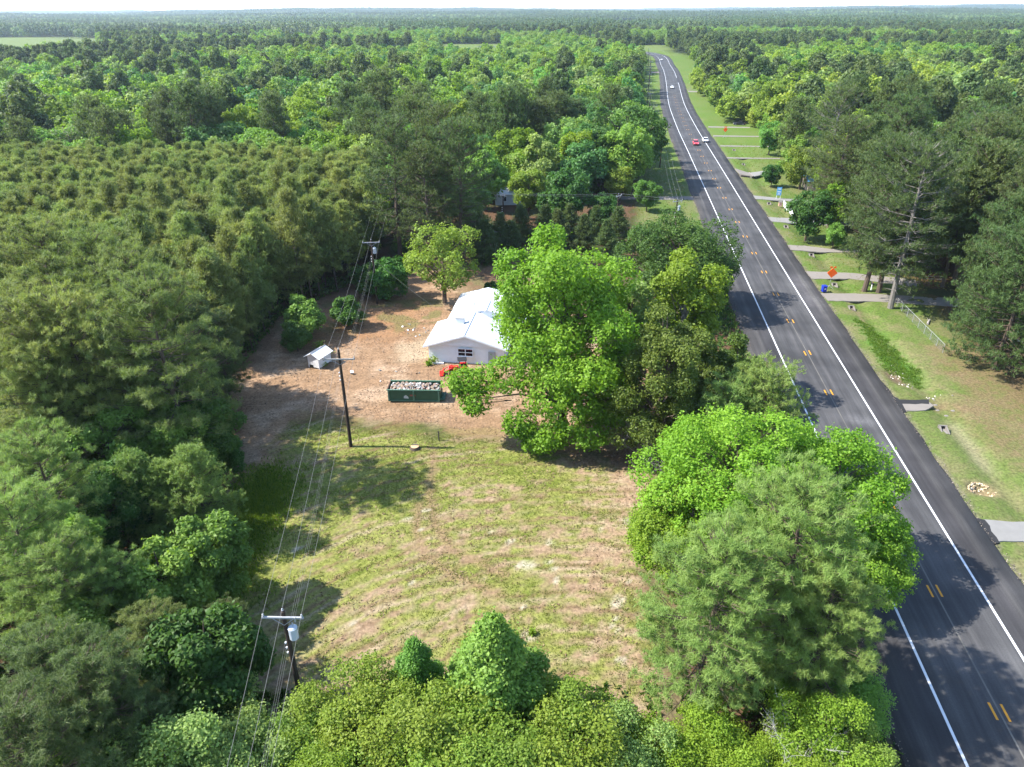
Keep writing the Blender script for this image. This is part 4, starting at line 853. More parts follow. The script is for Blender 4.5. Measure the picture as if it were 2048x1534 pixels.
tag(masses('horizon_woods', np.stack([X, Y, gz(X, Y)], 1), rr.integers(0, 4, len(X)) * 1.5708 + rr.uniform(-.2, .2, len(X)), np.stack([big, big, rr.uniform(.85, 1.15, len(X)) * (1 + .15 * (big > 1))], 1), pick, PK), 'woods fading to blue along the horizon', kind='stuff')

# ------------------------------------------------------------------ low growth
def tufts(name, X, Y, h, w, per, m, label, seed, tintr=(0, 1), lean=.5):
    r = np.random.default_rng(seed); n = len(X); si = np.repeat(np.arange(n), per); m_ = n * per
    h = np.broadcast_to(h, (n,))[si]; B = np.stack([X[si], Y[si], gz(X, Y)[si] - .02], 1) + r.normal(size=(m_, 3)) * np.array([1, 1, 0]) * (h * .55)[:, None]
    d = unit(np.array([0, 0, 1.]) + r.normal(size=(m_, 3)) * lean); t = B + d * (h * r.uniform(.6, 1.3, m_))[:, None]; wv = unit(np.cross(d, r.normal(size=(m_, 3)))) * (w * h)[:, None]
    V = np.stack([B - wv, B + wv, t], 1).reshape(-1, 3); tint = np.repeat(r.uniform(*tintr, n)[si], 3)
    return tag(obj(name, np_mesh(name, V, None, np.arange(len(V)).reshape(-1, 3), tint=tint), m), label, kind='stuff')
TURF = leaf_mat('turf_blades', (.085, .115, .018), (.19, .20, .045), .0, .0, .35, .7); RANK = leaf_mat('rank_grass', (.055, .12, .01), (.19, .25, .022), 0, 0, .35, .7); HERB = leaf_mat('undergrowth_leaf', (.03, .07, .015), (.10, .16, .03), 0, 0, .3, .7)
r = np.random.default_rng(900)
X = r.uniform(-28, 28, 60000); Y = r.uniform(27, 70, 60000); k = inside(X, Y, LAWN)
X = X[k]; Y = Y[k]; cx, cyy = at(1150, 1760); rr_ = np.hypot(X - cx, Y - cyy); th = np.arctan2(Y - cyy, X - cx)
N1 = fbm(X * .35, Y * .35, 4)
N2 = fbm(X * 1.7 + 40, Y * 1.7, 3)
g = -.02 + .27 * fbm(rr_ * 1.6 + 1.8 * N1 + .8 * N2, th * 7, 4) + .30 * fbm(rr_ * 4.2 + 1.5 * N1, th * 12, 3) + .36 * fbm(X * .08 + 9, Y * .08 + 5, 3) + .25 * N1 + .34 * (fbm(X * 1.7 + 40, Y * 1.7, 3) - .5) - .06
k = g > .50; tufts('turf', X[k], Y[k], .13, .28, 3, TURF, 'short patchy green turf growing in mown arcs on the cleared lot', 901)
E_ = poly((405, 1225), (450, 1115), (515, 1020), (535, 955)); t = r.random(5000); a = (t * 2.999).astype(int); f = t * 3 - a
X = E_[a, 0] * (1 - f) + E_[a + 1, 0] * f + r.normal(size=5000) * 1.6; Y = E_[a, 1] * (1 - f) + E_[a + 1, 1] * f + r.normal(size=5000) * 1.6
tufts('tall_grass', X, Y, .4, .14, 5, RANK, 'tall bright grass along the left edge of the lawn', 902)
X = r.uniform(44, 66, 30000); Y = r.uniform(70, 112, 30000); k = inside(X + 2.6 * (fbm(X * 1.7 + 40, Y * 1.7, 3) - .5), Y + 3.0 * (fbm(X * .35, Y * .35, 4) - .5), LUSH); tufts('ditch_grass', X[k], Y[k], .24, .16, 5, RANK, 'lush dark green grass in the roadside ditch', 903, (0, .4))
X = r.uniform(-90, 10, 18000); Y = r.uniform(24, 120, 18000); k = (inside(X, Y, LEFTZ) | inside(X, Y, PZ) | ((Y < 34) & (X > -40) & (X < 26))) & in_view(X, Y, .8, 15); tufts('undergrowth', X[k], Y[k], .5, .4, 6, HERB, 'leafy undergrowth on the floor of the wood left of the clearing', 904)
X = r.uniform(8, 42, 10000); Y = r.uniform(28, 130, 10000); la = lat(X, Y); k = (la < -8) & (la > -21); tufts('undergrowth', X[k], Y[k], .45, .4, 6, HERB, 'leafy undergrowth under the trees between lawn and highway', 905)
X = r.uniform(-60, 110, 60000); Y = r.uniform(112, 260, 60000); la = lat(X, Y); k = ((la < -9) & (la > -24)) | ((la > 9) & (la < 34)); k &= r.random(len(X)) < .5; tufts('verge_grass', X[k], Y[k], .18, .5, 3, TURF, 'bright grass of the highway verges', 906)

# clods, chips and twigs on the bare soil
r = np.random.default_rng(950); X = r.uniform(-46, 42, 60000); Y = r.uniform(46, 112, 60000); k = inside(X, Y, DIRT) & (fbm(X * .5, Y * .5, 3) > .42); X = X[k]; Y = Y[k]; n_ = len(X)
N = unit(r.normal(size=(n_, 3)) * .6 + np.array([0, 0, 1.])); Lc = r.uniform(.03, .12, n_); V, Q_, T_ = leaves(r, np.stack([X, Y, gz(X, Y) + Lc * .4 + .01], 1), N, Lc, Lc * r.uniform(.2, .7, n_), r.random(n_))
tag(obj('soil_clods', np_mesh('soil_clods', V, Q_, tint=T_), leaf_mat('clod_and_chip', (.06, .036, .022), (.26, .19, .135), 0, 0, .05, .9)), 'clods, chips and twigs strewn over the bare dirt', kind='stuff')
X = r.uniform(-28, 28, 40000); Y = r.uniform(27, 70, 40000); k = inside(X, Y, LAWN) & (fbm(X * .6 + 9, Y * .6, 3) > .5); X = X[k]; Y = Y[k]; n_ = len(X)
N = unit(r.normal(size=(n_, 3)) * .6 + np.array([0, 0, 1.])); Lc = r.uniform(.04, .16, n_); V, Q_, T_ = leaves(r, np.stack([X, Y, gz(X, Y) + Lc * .3 + .01], 1), N, Lc, Lc * r.uniform(.1, .4, n_), r.random(n_))
tag(obj('straw_litter', np_mesh('straw_litter', V, Q_, tint=T_), leaf_mat('straw_and_chip', (.10, .06, .035), (.30, .22, .13), 0, 0, .1, .9)), 'dry straw and chips left lying on the mown lot', kind='stuff')

# ------------------------------------------------------------------ white house
HROT = -math.atan(.14)
hx, hy = at(858, 724, 0)
house = thing('house', 'white single storey house with a white metal roof on the bare dirt', 'house', (hx, hy, 0), HROT)
def h_local(px, py, z):
    x, y = at(px, py, z); v = Vector((x - hx, y - hy)); c, s_ = math.cos(-HROT), math.sin(-HROT); return (v.x * c - v.y * s_, v.x * s_ + v.y * c)
W1 = 10.2; D1 = 7.6; XM0 = 1.5; XM1 = 12.6; D2 = 13.0                   # front wing and the wider main block
SL = .33; ze = 2.55; rx = W1 / 2; zr = ze + SL * (rx + .55)
mxr = 6.7; zmr = ze + SL * (mxr + .55)
mb = MB().box((W1 / 2, D1 / 2 + .1, 1.3), (W1, D1 - .2, 2.6)); mb.prism([(0.0, 2.6), (W1, 2.6), (rx, zr - .14)], 0, .12); mb.build('wall', WHITE, house)
mb = MB().box(((XM0 + XM1) / 2, (D1 + D2) / 2, 1.5), (XM1 - XM0, D2 - D1, 3.0)); mb.prism([(XM0 + 2.5, 3.0), (XM1 - 2.5, 3.0), (mxr, zmr - .16)], D1 + .02, D1 + .14); mb.build('wall', WHITE, house)
yf = -.45
def roof(P, name='roof'): return MB().slab(P, .09).build(name, ROOFW, house)
roof([(-.55, yf, ze), (rx, yf, zr), (rx, D1 + .3, zr), (-.55, D1 + .3, ze)])
roof([(W1 + .55, yf, ze), (W1 + .55, D1 + .3, ze), (rx, D1 + .3, zr), (rx, yf, zr)])
em = XM0 - .55; zem = zmr - SL * (mxr - em)
roof([(em, D1 + .302, zem + .004), (rx, D1 + .302, zmr - SL * (mxr - rx) + .004), (mxr, D1 - .35, zmr), (mxr, D2 - 2.2, zmr), (em, D2 - .6, zem + .004)])
roof([(XM1 + .55, D1 - .35, zmr - SL * (XM1 + .55 - mxr)), (XM1 + .55, D2 - .6, zmr - SL * (XM1 + .55 - mxr)), (mxr, D2 - 2.2, zmr), (mxr, D1 - .35, zmr)])
# hipped rear wing, its front slope turned to the road side
apx = ((em + XM1) / 2 - 1.2, D2 + 2.6, zmr + .25)
roof([(em - .1, D2 - 1.0, zem - .02), apx, (XM1 + .5, D2 - 1.0, zem - .3)]); roof([(em - .1, D2 - 1.0, zem - .02), (em - .1, D2 + 5.2, zem - .02), apx]); roof([(XM1 + .5, D2 - 1.0, zem - .3), apx, (XM1 + .5, D2 + 5.2, zem - .3)])
MB().box(((XM0 + XM1) / 2, D2 + 2.6, 1.35), (XM1 - XM0 - .3, 5.2, 2.7)).build('wall', WHITE, house)
mb = MB()                                               # raised seams of the metal sheets
for k in range(14):
    y = yf + .3 + k * .58
    if y < D1 - .1: mb.tube([(-.5, y, ze + .022), (rx - .05, y, zr - .01)], .018, 4); mb.tube([(W1 + .5, y, ze + .022), (rx + .05, y, zr - .01)], .018, 4)
for k in range(14):
    y = D1 + .5 + k * .58
    if y < D2 - 1.4: mb.tube([(em + .05, y, zem + .035), (mxr - .05, y, zmr + .006)], .018, 4)
tag(mb.build('roof_seam', ROOFW, house), kind='stuff')
MB().tube([(rx, yf, zr + .03), (rx, D1, zr + .03)], .045, 6).build('ridge_cap', ROOFW, house); MB().tube([(mxr, D1 - .35, zmr + .03), (mxr, D2 - 2, zmr + .03)], .045, 6).build('ridge_cap', ROOFW, house)
for vx, vy in ((2.6, 3.4), (4.4, 10.6)): MB().tube([(vx, vy, ze + SL * (vx + .55) - .05), (vx, vy, ze + SL * (vx + .55) + .45)], .07, 8).build('vent_pipe', STEEL, house)
mb = MB()
mb.slab([(-.6, yf - .03, ze - .04), (rx, yf - .03, zr - .04), (rx, yf - .03, zr - .26), (-.6, yf - .03, ze - .24)], .04); mb.slab([(W1 + .6, yf - .03, ze - .04), (W1 + .6, yf - .03, ze - .24), (rx, yf - .03, zr - .26), (rx, yf - .03, zr - .04)], .04); mb.build('fascia', WHITE, house)
cx_, cy_ = h_local(921, 652, 3.7); zc_ = ze + SL * (cx_ + .55)
ch = MB().box((cx_, cy_, zc_ + .25), (1.15, .75, 1.5)).build('chimney', plain('painted_brick', (.62, .64, .65), .8, noise=.1), house, bevel=.02)
MB().box((cx_, cy_, zc_ + 1.03), (1.28, .88, .08)).build('cap', plain('grey_cap', (.25, .25, .25), .8), ch)
wx_, _ = h_local(918, 698, 0); wx_ = 5.05
Wd = math.hypot(*at(918, 697, 0)); zw = 1.72
fr = MB()
for zz in (-.52, .0, .52): fr.box((wx_, -.03, zw + zz), (2.06, .07, .09))
for xx in (-1.0, 0, 1.0): fr.box((wx_ + xx, -.034, zw), (.10, .075, 1.13))
wnd = fr.build('window', WHITE, house)
for xx in (-.5, .5):
    for zz in (-.26, .26): MB().box((wx_ + xx, -.012, zw + zz), (.90, .02, .43)).build('pane', GLASS, wnd)
MB().box((wx_, -.06, zw - .60), (2.2, .14, .06)).build('sill', WHITE, wnd)
MB().box((8.6, -.03, 1.0), (.95, .06, 2.0)).build('door', plain('grey_door', (.35, .36, .37), .6), house)
px_, py_ = at(872, 727, 0); o = MB().box((0, 0, .12), (2.1, .28, .22)).build('beam', WHITE, None, (px_, py_ - .1, 0), -.05, bevel=.02); tag(o, 'white beam lying on the dirt against the house front', 'beam')

# ------------------------------------------------------------------ white shed
sx, sy = at(618, 735, 0)
shed = thing('shed', 'small weathered white wooden shed with an overhanging tin roof', 'shed', (sx, sy, 0), -.42); shed.scale = (.86, .86, .86)
SHW = plain('weathered_white', (.60, .61, .62), .85, noise=.18, scale=1.5)
for s_, (a_, b_) in enumerate((((0, 0), (2.0, 0)), ((2.0, 0), (2.0, 3.0)), ((0, 0), (0, 3.0)), ((0, 3.0), (2.0, 3.0)))):
    L = math.hypot(b_[0] - a_[0], b_[1] - a_[1]); an = math.atan2(b_[1] - a_[1], b_[0] - a_[0])
    for k in range(9):
        zc = .34 + k * .20; o = MB().box((0, 0, 0), (L + .02, .03, .21), 0).build('board', SHW, shed, ((a_[0] + b_[0]) / 2, (a_[1] + b_[1]) / 2, zc), an); o.rotation_euler.x = .05 if s_ in (0,) else 0
mb = MB().prism([(0.0, 2.04), (2.0, 2.04), (1.0, 2.62)], 0, .05); mb.build('gable', SHW, shed)
for x in (.05, 1.95):
    for y in (.05, 2.95): MB().box((x, y, .15), (.12, .12, .55)).build('post', SHW, shed)
MB().box((.55, -.03, .42), (.7, .03, .40)).build('doorway_shade', DARK, shed)  # solid black panel, painted shade of the shed's entrance
tin = plain('pale_tin', (.70, .70, .68), .5, noise=.12, scale=2)
for q in ([(-.55, -.35, 1.86), (1.0, -.35, 2.70), (1.0, 3.2, 2.70), (-.55, 3.2, 1.86)], [(2.45, -.35, 1.92), (2.45, 3.2, 1.92), (1.0, 3.2, 2.70), (1.0, -.35, 2.70)]): MB().slab(q, .04).build('roof_sheet', tin, shed)
MB().box((1.0, 1.42, 2.71), (.16, 3.55, .04)).build('ridge_cap', plain('dark_ridge', (.16, .15, .15), .8), shed)
MB().box((2.03, 1.3, 1.35), (.03, .5, .6)).build('window', DARK, shed)  # black plate painted as the unlit inside of the shed

# ------------------------------------------------------------------ dumpster
dx, dy = at(777, 804, 0)
GREEN = plain('green_paint', (.028, .085, .045), .55, noise=.25, scale=1.5); GREENL = plain('faded_green_paint', (.07, .15, .10), .6, noise=.2, scale=2); RUST = plain('rust', (.11, .06, .04), .9, noise=.4, scale=3)
DW, DD, DH = 6.3, 2.35, 1.55
dump = thing('dumpster', 'long dark green open top dumpster full of rubble', 'dumpster', (dx, dy, 0), -.035)
mb = MB(); t = .06
MB().box((DW / 2, DD / 2, .22), (DW - .1, DD - .1, .12)).build('floor', GREEN, dump)
o = MB().box((DW / 2, t / 2, .2 + DH / 2), (DW, t, DH - .2)).build('side_panel', GREEN, dump); MB().box((DW / 2, DD - t / 2, .2 + DH / 2), (DW, t, DH - .2)).build('side_panel', GREEN, dump)
MB().box((t / 2, DD / 2, .2 + DH / 2), (t, DD - .13, DH - .2)).build('end_panel', GREEN, dump); MB().box((DW - t / 2, DD / 2, .2 + DH / 2), (t, DD - .13, DH - .2)).build('end_panel', GREEN, dump)
for x in (.12, DW * .5, DW - .12):
    for y in (-.07, DD + .07): MB().box((x, y, .85), (.20, .15, 1.35), taper=.85).build('rib', GREENL, dump, bevel=.015)
for y in (-.05, DD + .05): MB().box((DW / 2, y, DH + .13), (DW + .2, .14, .10)).build('rail', GREENL, dump); MB().box((DW / 2, y, .24), (DW, .10, .14)).build('rail', GREENL, dump)
for x in (-.04, DW + .04): MB().box((x, DD / 2, DH + .13), (.12, DD - .05, .10)).build('rail', RUST, dump)
for y in (.35, DD - .35): MB().tube([(.5, y - .1, .12), (.5, y + .1, .12)], .12, 10).build('roller', RUBBER, dump); MB().tube([(DW - .5, y - .1, .12), (DW - .5, y + .1, .12)], .12, 10).build('roller', RUBBER, dump)
for k in range(5): MB().box((DW + .14, DD / 2, .3 + k * .26), (.04, .7, .04)).build('rung', GREENL, dump)
MB().box((DW + .25, DD / 2, .25), (.5, 1.9, .14)).build('hook_frame', GREEN, dump)
MB().box((3.0, -.006, .95), (.7, .008, .22)).build('worn_label', plain('faded_red', (.22, .07, .05), .8, noise=.4), dump)
MB().add([(1.9, -.007, .55), (2.5, -.007, .5), (2.45, -.007, .75), (2.2, -.007, .98), (1.95, -.007, .85)], [(0, 1, 2, 3, 4)]).build('worn_patch', plain('scraped_paint', (.42, .47, .45), .8, noise=.25), dump)
RUB = [plain('rubble_%s' % nm, c, .9, noise=.2) for nm, c in (('white', (.36, .35, .33)), ('tan', (.23, .17, .12)), ('brown', (.10, .06, .04)), ('grey', (.17, .165, .165)), ('pink', (.25, .17, .14)))]
r = np.random.default_rng(5); cm = []
for m in RUB:
    for k in range(3):
        q = MB().box((0, 0, 0), (r.uniform(.2, .5), r.uniform(.12, .34), r.uniform(.05, .16)), taper=r.uniform(.6, 1)).mesh('chunk'); q.materials.append(m); cm.append(q)
rub = thing('rubble', 'heap of broken brick, board and plaster rubble filling the dumpster', 'rubble', (dx, dy, 0), -.035)
MB().box((DW / 2, DD / 2, .82), (DW - .2, DD - .2, 1.0)).build('rubble_core', RUB[2], rub)
for k in range(285):
    x, y = r.uniform(.25, DW - .25), r.uniform(.22, DD - .22); o = obj('chunk', cm[int(r.choice(15, p=np.array([3, 3, 3, 2.4, 2.4, 2.4, .8, .8, .8, 1.2, 1.2, 1.2, 1.3, 1.3, 1.3]) / 26.1))], None, rub, (x, y, 1.38 + .22 * math.sin(math.pi * y / DD) * math.sin(math.pi * x / DW) + r.uniform(-.06, .12)))
    o.rotation_euler = tuple(r.uniform(-.6, .6, 2)) + (r.uniform(0, 6.28),)

# ------------------------------------------------------------------ red tractor
tx_, ty_ = at(890, 742, 0)
RED_ = plain('red_paint', (.42, .015, .01), .4, noise=.08); BLK = plain('black_plastic', (.02, .02, .022), .5)
tr = thing('tractor', 'red tractor with a front loader parked before the house', 'tractor', (tx_ + .25, ty_ - .9, 0), .12); tr.scale = (.9, .9, .9)
MB().box((1.1, .0, .95), (1.5, .62, .55), taper=.92).build('hood', RED_, tr, bevel=.05); MB().box((1.6, 0, .62), (2.4, .4, .3)).build('chassis', BLK, tr, bevel=.02)
for x, y, R_, w_ in ((.75, -.62, .38, .26), (.75, .62, .38, .26), (2.55, -.72, .62, .36), (2.55, .72, .62, .36)):
    w = MB().tube([(x, y - w_ / 2, R_), (x, y - w_ / 2 + .05, R_), (x, y + w_ / 2 - .05, R_), (x, y + w_ / 2, R_)], [R_ * .92, R_, R_, R_ * .92], 20).build('wheel', RUBBER, tr); MB().tube([(x, y - w_ / 2 - .012, R_), (x, y + w_ / 2 + .012, R_)], R_ * .5, 14).build('rim', RED_, w)
for s_ in (-.7, .7): MB().box((2.5, s_, 1.30), (1.0, .40, .07)).build('fender', RED_, tr, bevel=.02); MB().tube([(1.35, s_ * .72, .95), (.75, s_ * .72, 1.15), (-.1, s_ * .72, .75), (-.35, s_ * .72, .35)], .08, 6).build('loader_arm', RED_, tr)
MB().prism([(-.42, .12), (-.95, .10), (-.95, .16), (-.50, .22), (-.42, .70), (-.36, .70)], -.85, .85).build('bucket', RED_, tr)
st = MB().box((2.35, 0, 1.12), (.45, .5, .12)).box((2.58, 0, 1.38), (.10, .5, .5)).build('seat', BLK, tr, bevel=.03); MB().tube([(1.85, 0, 1.15), (1.95, 0, 1.45)], .03).build('steering_column', BLK, tr)
for x, y in ((2.85, -.5), (2.85, .5), (1.95, -.5), (1.95, .5)): MB().tube([(x, y, 1.2), (x, y, 2.25)], .03).build('roll_bar', BLK, tr)
MB().box((2.35, 0, 2.28), (1.35, 1.25, .07)).build('canopy', BLK, tr, bevel=.02)
for y in (-.22, .22): MB().box((.335, y, 1.05), (.03, .14, .10)).build('headlight', plain('lamp_glass', (.8, .8, .75), .2), tr)

# ------------------------------------------------------------------ small things on the lot
x, y = at(830, 897, 0); st = thing('tree_stump', 'freshly cut round tree stump in the pole shadow', 'stump', (x, y, gz1(x, y)))
MB().lathe([(.62, -.1), (.52, .12), (.46, .30)], 16).build('bark', BARK, st); MB().lathe([(.44, .30), (.40, .312), (.02, .316)], 16).build('cut_face', plain('cut_wood', (.46, .28, .15), .85, noise=.15), st)
x, y = at(878, 881, 0); o = MB().tube([(0, 0, -.2), (0, 0, 1.15)], .07, 8).tube([(-.02, 0, 1.15), (-.02, 0, 1.22)], .05, 6).build('post', plain('dark_post', (.05, .045, .04), .8), None, (x, y, 0)); tag(o, 'short dark post standing in the turf near the stump', 'post')
x, y = at(704, 748, 0); o = thing('bucket', 'small grey and white tipped bucket on the dirt behind the pole', 'bucket', (x, y, .22), .6); o.rotation_euler.x = .5
MB().lathe([(.15, -.2), (.22, .18)], 12).build('body', plain('grey_plastic', (.10, .11, .13), .6), o); MB().lathe([(.225, .15), (.235, .2), (.2, .21)], 12).build('rim', WHITE, o)
r = np.random.default_rng(8)
cols = [WHITE, CONC, ARMW, plain('brown_scrap', (.2, .13, .08), .9)]
for k in range(22):
    px, py = (r.normal(828, 13), r.normal(662, 6)) if k < 15 else (r.uniform(690, 850), r.uniform(740, 775)); x, y = at(px, py); o = MB().box((0, 0, .06), (r.uniform(.15, .6), r.uniform(.1, .3), r.uniform(.05, .15)), taper=.8).build('scrap', cols[k % 4], None, (x, y, gz1(x, y)), r.uniform(0, 3))
    tag(o, ('piece of scrap in the litter heap left of the house', 'loose piece of scrap on the bare dirt before the dumpster')[k >= 15], 'scrap', ('scrap in the heap beside the house', 'loose scrap on the bare dirt')[k >= 15])
for px, py, h in ((866, 727, 1.0), (857, 731, .6), (652, 722, 1.3), (646, 733, .7), (640, 700, 1.2), (1065, 1268, .35)):
    x, y = at(px, py); r2 = np.random.default_rng(int(px)); n_ = 160; C = r2.normal(size=(n_, 3)) * np.array([.3, .3, .3]) * h + np.array([0, 0, h * .55]); C[:, 2] = np.maximum(C[:, 2], .05)
    V, Q_, T_ = leaves(r2, C, unit(r2.normal(size=(n_, 3)) + np.array([0, 0, .8])), np.full(n_, .14), np.full(n_, .07), r2.random(n_)); o = thing('weed', {866: 'leafy weed growing against the house front wall', 857: 'low weed at the house corner', 652: 'bright weed growing up the front of the shed', 646: 'low weed at the shed door', 640: 'bright green sapling behind the shed roof', 1065: 'small lone weed in the middle of the lawn'}[px], 'weed', (x, y, 0))
    obj('leaves', np_mesh('leaves', V, Q_, tint=T_), LEAF['bright'], o)

# ------------------------------------------------------------------ utility poles and wires
def pole(x, y, H, label, arm=None, trans=False, arm2=None, neutral=2.6, lean=0.0, telecom=True, armm=ARMN, top=True):
    """returns attachment points of the wires"""
    z0 = gz1(x, y)
    o = thing('utility_pole', label, 'utility pole', (x, y, z0))
    MB().tube([(0, 0, -.5), (0, 0, H * .5), (0, 0, H)], [.19, .165, .125], 10).build('shaft', POLEW, o)
    pts = {}
    if arm:
        L, an, za = arm; ca, sa = math.cos(an), math.sin(an); zz = H - za
        MB().box((0, -.16, zz), (L, .11, .13), 0).build('crossarm', armm, o, (0, 0, 0), an, bevel=.01)
        for s_ in (-1, 1): MB().tube([(s_ * L * .27, -.16, zz - .06), (0, -.16, zz - .62)], .02, 4).build('brace', STEEL, o, (0, 0, 0), an)
        for nm, xx in (('l', -L / 2 + .1), ('r', L / 2 - .1)):
            MB().lathe([(.03, 0), (.06, .06), (.075, .10), (.04, .14), (.055, .20), (.02, .22)], 8, (xx, -.16, zz + .065)).build('insulator', STEEL, o, (0, 0, 0), an); pts[nm] = (x + xx * ca + .16 * sa, y + xx * sa - .16 * ca, z0 + zz + .28)
        MB().lathe([(.03, 0), (.06, .06), (.075, .10), (.04, .14), (.055, .20), (.02, .22)], 8, (0, 0, H)).build('insulator', STEEL, o); pts['c'] = (x, y, z0 + H + .22)
        if arm2: MB().box((0, -.16, zz - 1.0), (L, .11, .13), 0).build('crossarm', armm, o, (0, 0, 0), an)
    if trans:
        MB().lathe([(.24, 0), (.27, .04), (.27, .82), (.29, .86), (.20, .95), (.02, .98)], 14, (.43, -.1, H - 2.1)).build('transformer', plain('pale_grey_tank', (.34, .37, .40), .45, noise=.05), o); MB().lathe([(.04, 0), (.06, .05), (.03, .1), (.05, .16), (.02, .24)], 8, (.43, -.02, H - 1.13)).build('bushing', STEEL, o)
        MB().box((.75 if arm else .3, -.26, H - .42), (.07, .09, .34)).build('fuse_cutout', STEEL, o)
    for i in range(3): pts['n%d' % i] = (x - .24, y, z0 + H - neutral - .42 * i)
    for i in range(3): MB().lathe([(.05, -.06), (.06, 0), (.05, .06)], 6, (-.21, 0, H - neutral - .42 * i)).build('spool', WHITE, o)
    pts['obj'] = o; pts['xyz'] = (x, y, z0)
    return pts
def wire(P, sag=.012, r=.010, label='', group=None, name='power_line', m=WIREM, k=12, cat='power line'):
    mb = MB()
    for a_, b_ in zip(P[:-1], P[1:]):
        a_ = Vector(a_); b_ = Vector(b_); L = (b_ - a_).length; Q = []
        for i in range(k + 1):
            t = i / k; p = a_.lerp(b_, t); p.z -= 4 * sag * L * t * (1 - t); Q.append(p)
        mb.tube(Q, r, 4, False)
    o = mb.build(name, m); return tag(o, label, cat, group)
ax, ay = at(565, 1222, 10.6); bx_, by_ = at(702, 893, 0); cx2, cy2 = at(742, 480, 10.5); dx2, dy2 = at(775, 352, 10.8)
pa = pole(ax, ay, 10.6, 'nearest utility pole with a pale crossarm and a grey transformer', (2.5, -.03, .35), True, lean=0)
pb = pole(bx_, by_, 11.6, 'tall brown utility pole on the turf left of the stump', (3.2, .02, 1.0), False, armm=ARMW)
pc_ = pole(cx2, cy2, 10.5, 'utility pole with a transformer behind the light yellow green tree', (2.7, .1, .35), True)
pd = pole(dx2, dy2, 10.8, 'far utility pole with two crossarms beside the big dark pines', (3.0, -.05, .25), True, arm2=True)
up = Vector((pa['l'][0] * 1.45, -6, 11.5)); 
back = lambda k: (pa[k][0] + (pa[k][0] - pb[k][0]) * .95, pa[k][1] + (pa[k][1] - pb[k][1]) * .95, pa[k][2] + .2)
for k, lb in (('l', 'overhead wire on the left ends of the crossarms'), ('c', 'overhead wire along the pole tops'), ('r', 'overhead wire on the right ends of the crossarms')): wire([back(k), pa[k], pb[k], pc_[k], pd[k]], label=lb)
for i in range(3): wire([back('n%d' % i), pa['n%d' % i], pb['n%d' % i], pc_['n%d' % i]], .016, .006, ('upper', 'middle', 'lowest')[i] + ' thin cable of the bundle below the crossarms')
gx_, gy_ = at(627, 1424, 0); wire([(ax + .1, ay, 7.5), (gx_, gy_, 0)], 0, .012, 'guy wire from the nearest utility pole to the ground', name='guy_wire', cat='guy wire')
gx_, gy_ = at(775, 535, 0); wire([(cx2, cy2, 8.5), (gx_, gy_, 0)], 0, .014, 'guy wire of the pole behind the light yellow green tree', name='guy_wire', cat='guy wire')
wire([pc_['n0'], (house.location.x - .2, house.location.y + 12, 3.1)], .02, .010, 'service cable from the second far pole to the house roof', cat='cable', name='service_cable')
ex, ey = at(1006, 389, 9.0); e2x, e2y = at(1237, 389, 9.5); fx_, fy_ = at(1355, 399, 9.5)
pe = pole(ex, ey, 9.0, 'dark utility pole before the pale roofed building', (1.2, .3, .2)); pm = pole(e2x, e2y, 9.5, 'utility pole with a guy wire behind the row of young pines', (2.2, .9, .25)); pf = pole(fx_, fy_, 9.5, 'utility pole at the corner of side road and highway', (2.4, .5, .3), True)
for i, k in enumerate('lcr'): wire([pd[k], pe[k], pm[k], pf[k]], .01, .016, ('left', 'middle', 'right')[i] + ' wire of the line crossing behind the cleared lot')
prev = pf
gxx, gyy = at(1326, 263, 10.2); road_poles = [(gxx, gyy)] + [(np.interp(Y_, CL[:200, 1], CL[:200, 0]) - 14.5, Y_) for Y_ in (278, 325, 372, 420, 470, 525, 580, 640, 700)]
rows = [pf]
for i, (x, y) in enumerate(road_poles): rows.append(pole(x, y, 10.2, ('roadside utility pole beside the very dark oak', 'second roadside pole beyond the very dark oak', 'third roadside pole beyond the very dark oak')[i] if i < 3 else 'small distant utility pole along the far highway verge', (2.2, .1, .2), i == 0))
for q in rows[4:]: q['obj']['group'] = 'distant poles along the highway'
for i, k in enumerate('lcr'): wire([q[k] for q in rows], .012, .014, ('left', 'middle', 'right')[i] + ' roadside wire following the highway into the distance')

# ------------------------------------------------------------------ along the right of the highway
SIGNO = plain('orange_sign', (.95, .13, .01), .45, noise=.04)
def work_sign(px, py, label, face):
    x, y = at(px, py, 0); o = thing('road_work_sign', label, 'sign', (x, y, gz1(x, y)), face); c = 2.75; h = .86
    MB().add([(0, -.02, c - h), (h, -.02, c), (0, -.02, c + h), (-h, -.02, c), (0, .02, c - h), (h, .02, c), (0, .02, c + h), (-h, .02, c)], [(0, 1, 2, 3), (7, 6, 5, 4), (0, 4, 5, 1), (1, 5, 6, 2), (2, 6, 7, 3), (3, 7, 4, 0)]).build('panel', SIGNO, o)
    MB().tube([(0, .05, .25), (0, .05, c + h)], .03, 6).build('mast', STEEL, o)
    for a in (.6, 2.5, 3.8, 5.6): MB().tube([(0, .05, .55), (.75 * math.cos(a), .05 + .75 * math.sin(a), .03)], .025, 5).build('leg', STEEL, o)
    for s_ in (-.3, .3): MB().box((s_, .05, c + h + .1), (.4, .02, .3)).build('flag', SIGNO, o)
    return o
work_sign(1658, 577, 'orange diamond road work sign beside the blue bin', -.1); work_sign(1449, 275, 'distant orange diamond road work sign beyond the culvert', -.1)
x, y = at(1647, 584, 0); BLUE = plain('blue_plastic', (.012, .03, .30), .45, noise=.05)
bn = thing('wheeled_bin', 'blue wheeled rubbish bin at the driveway mouth', 'bin', (x, y, .02), .1)
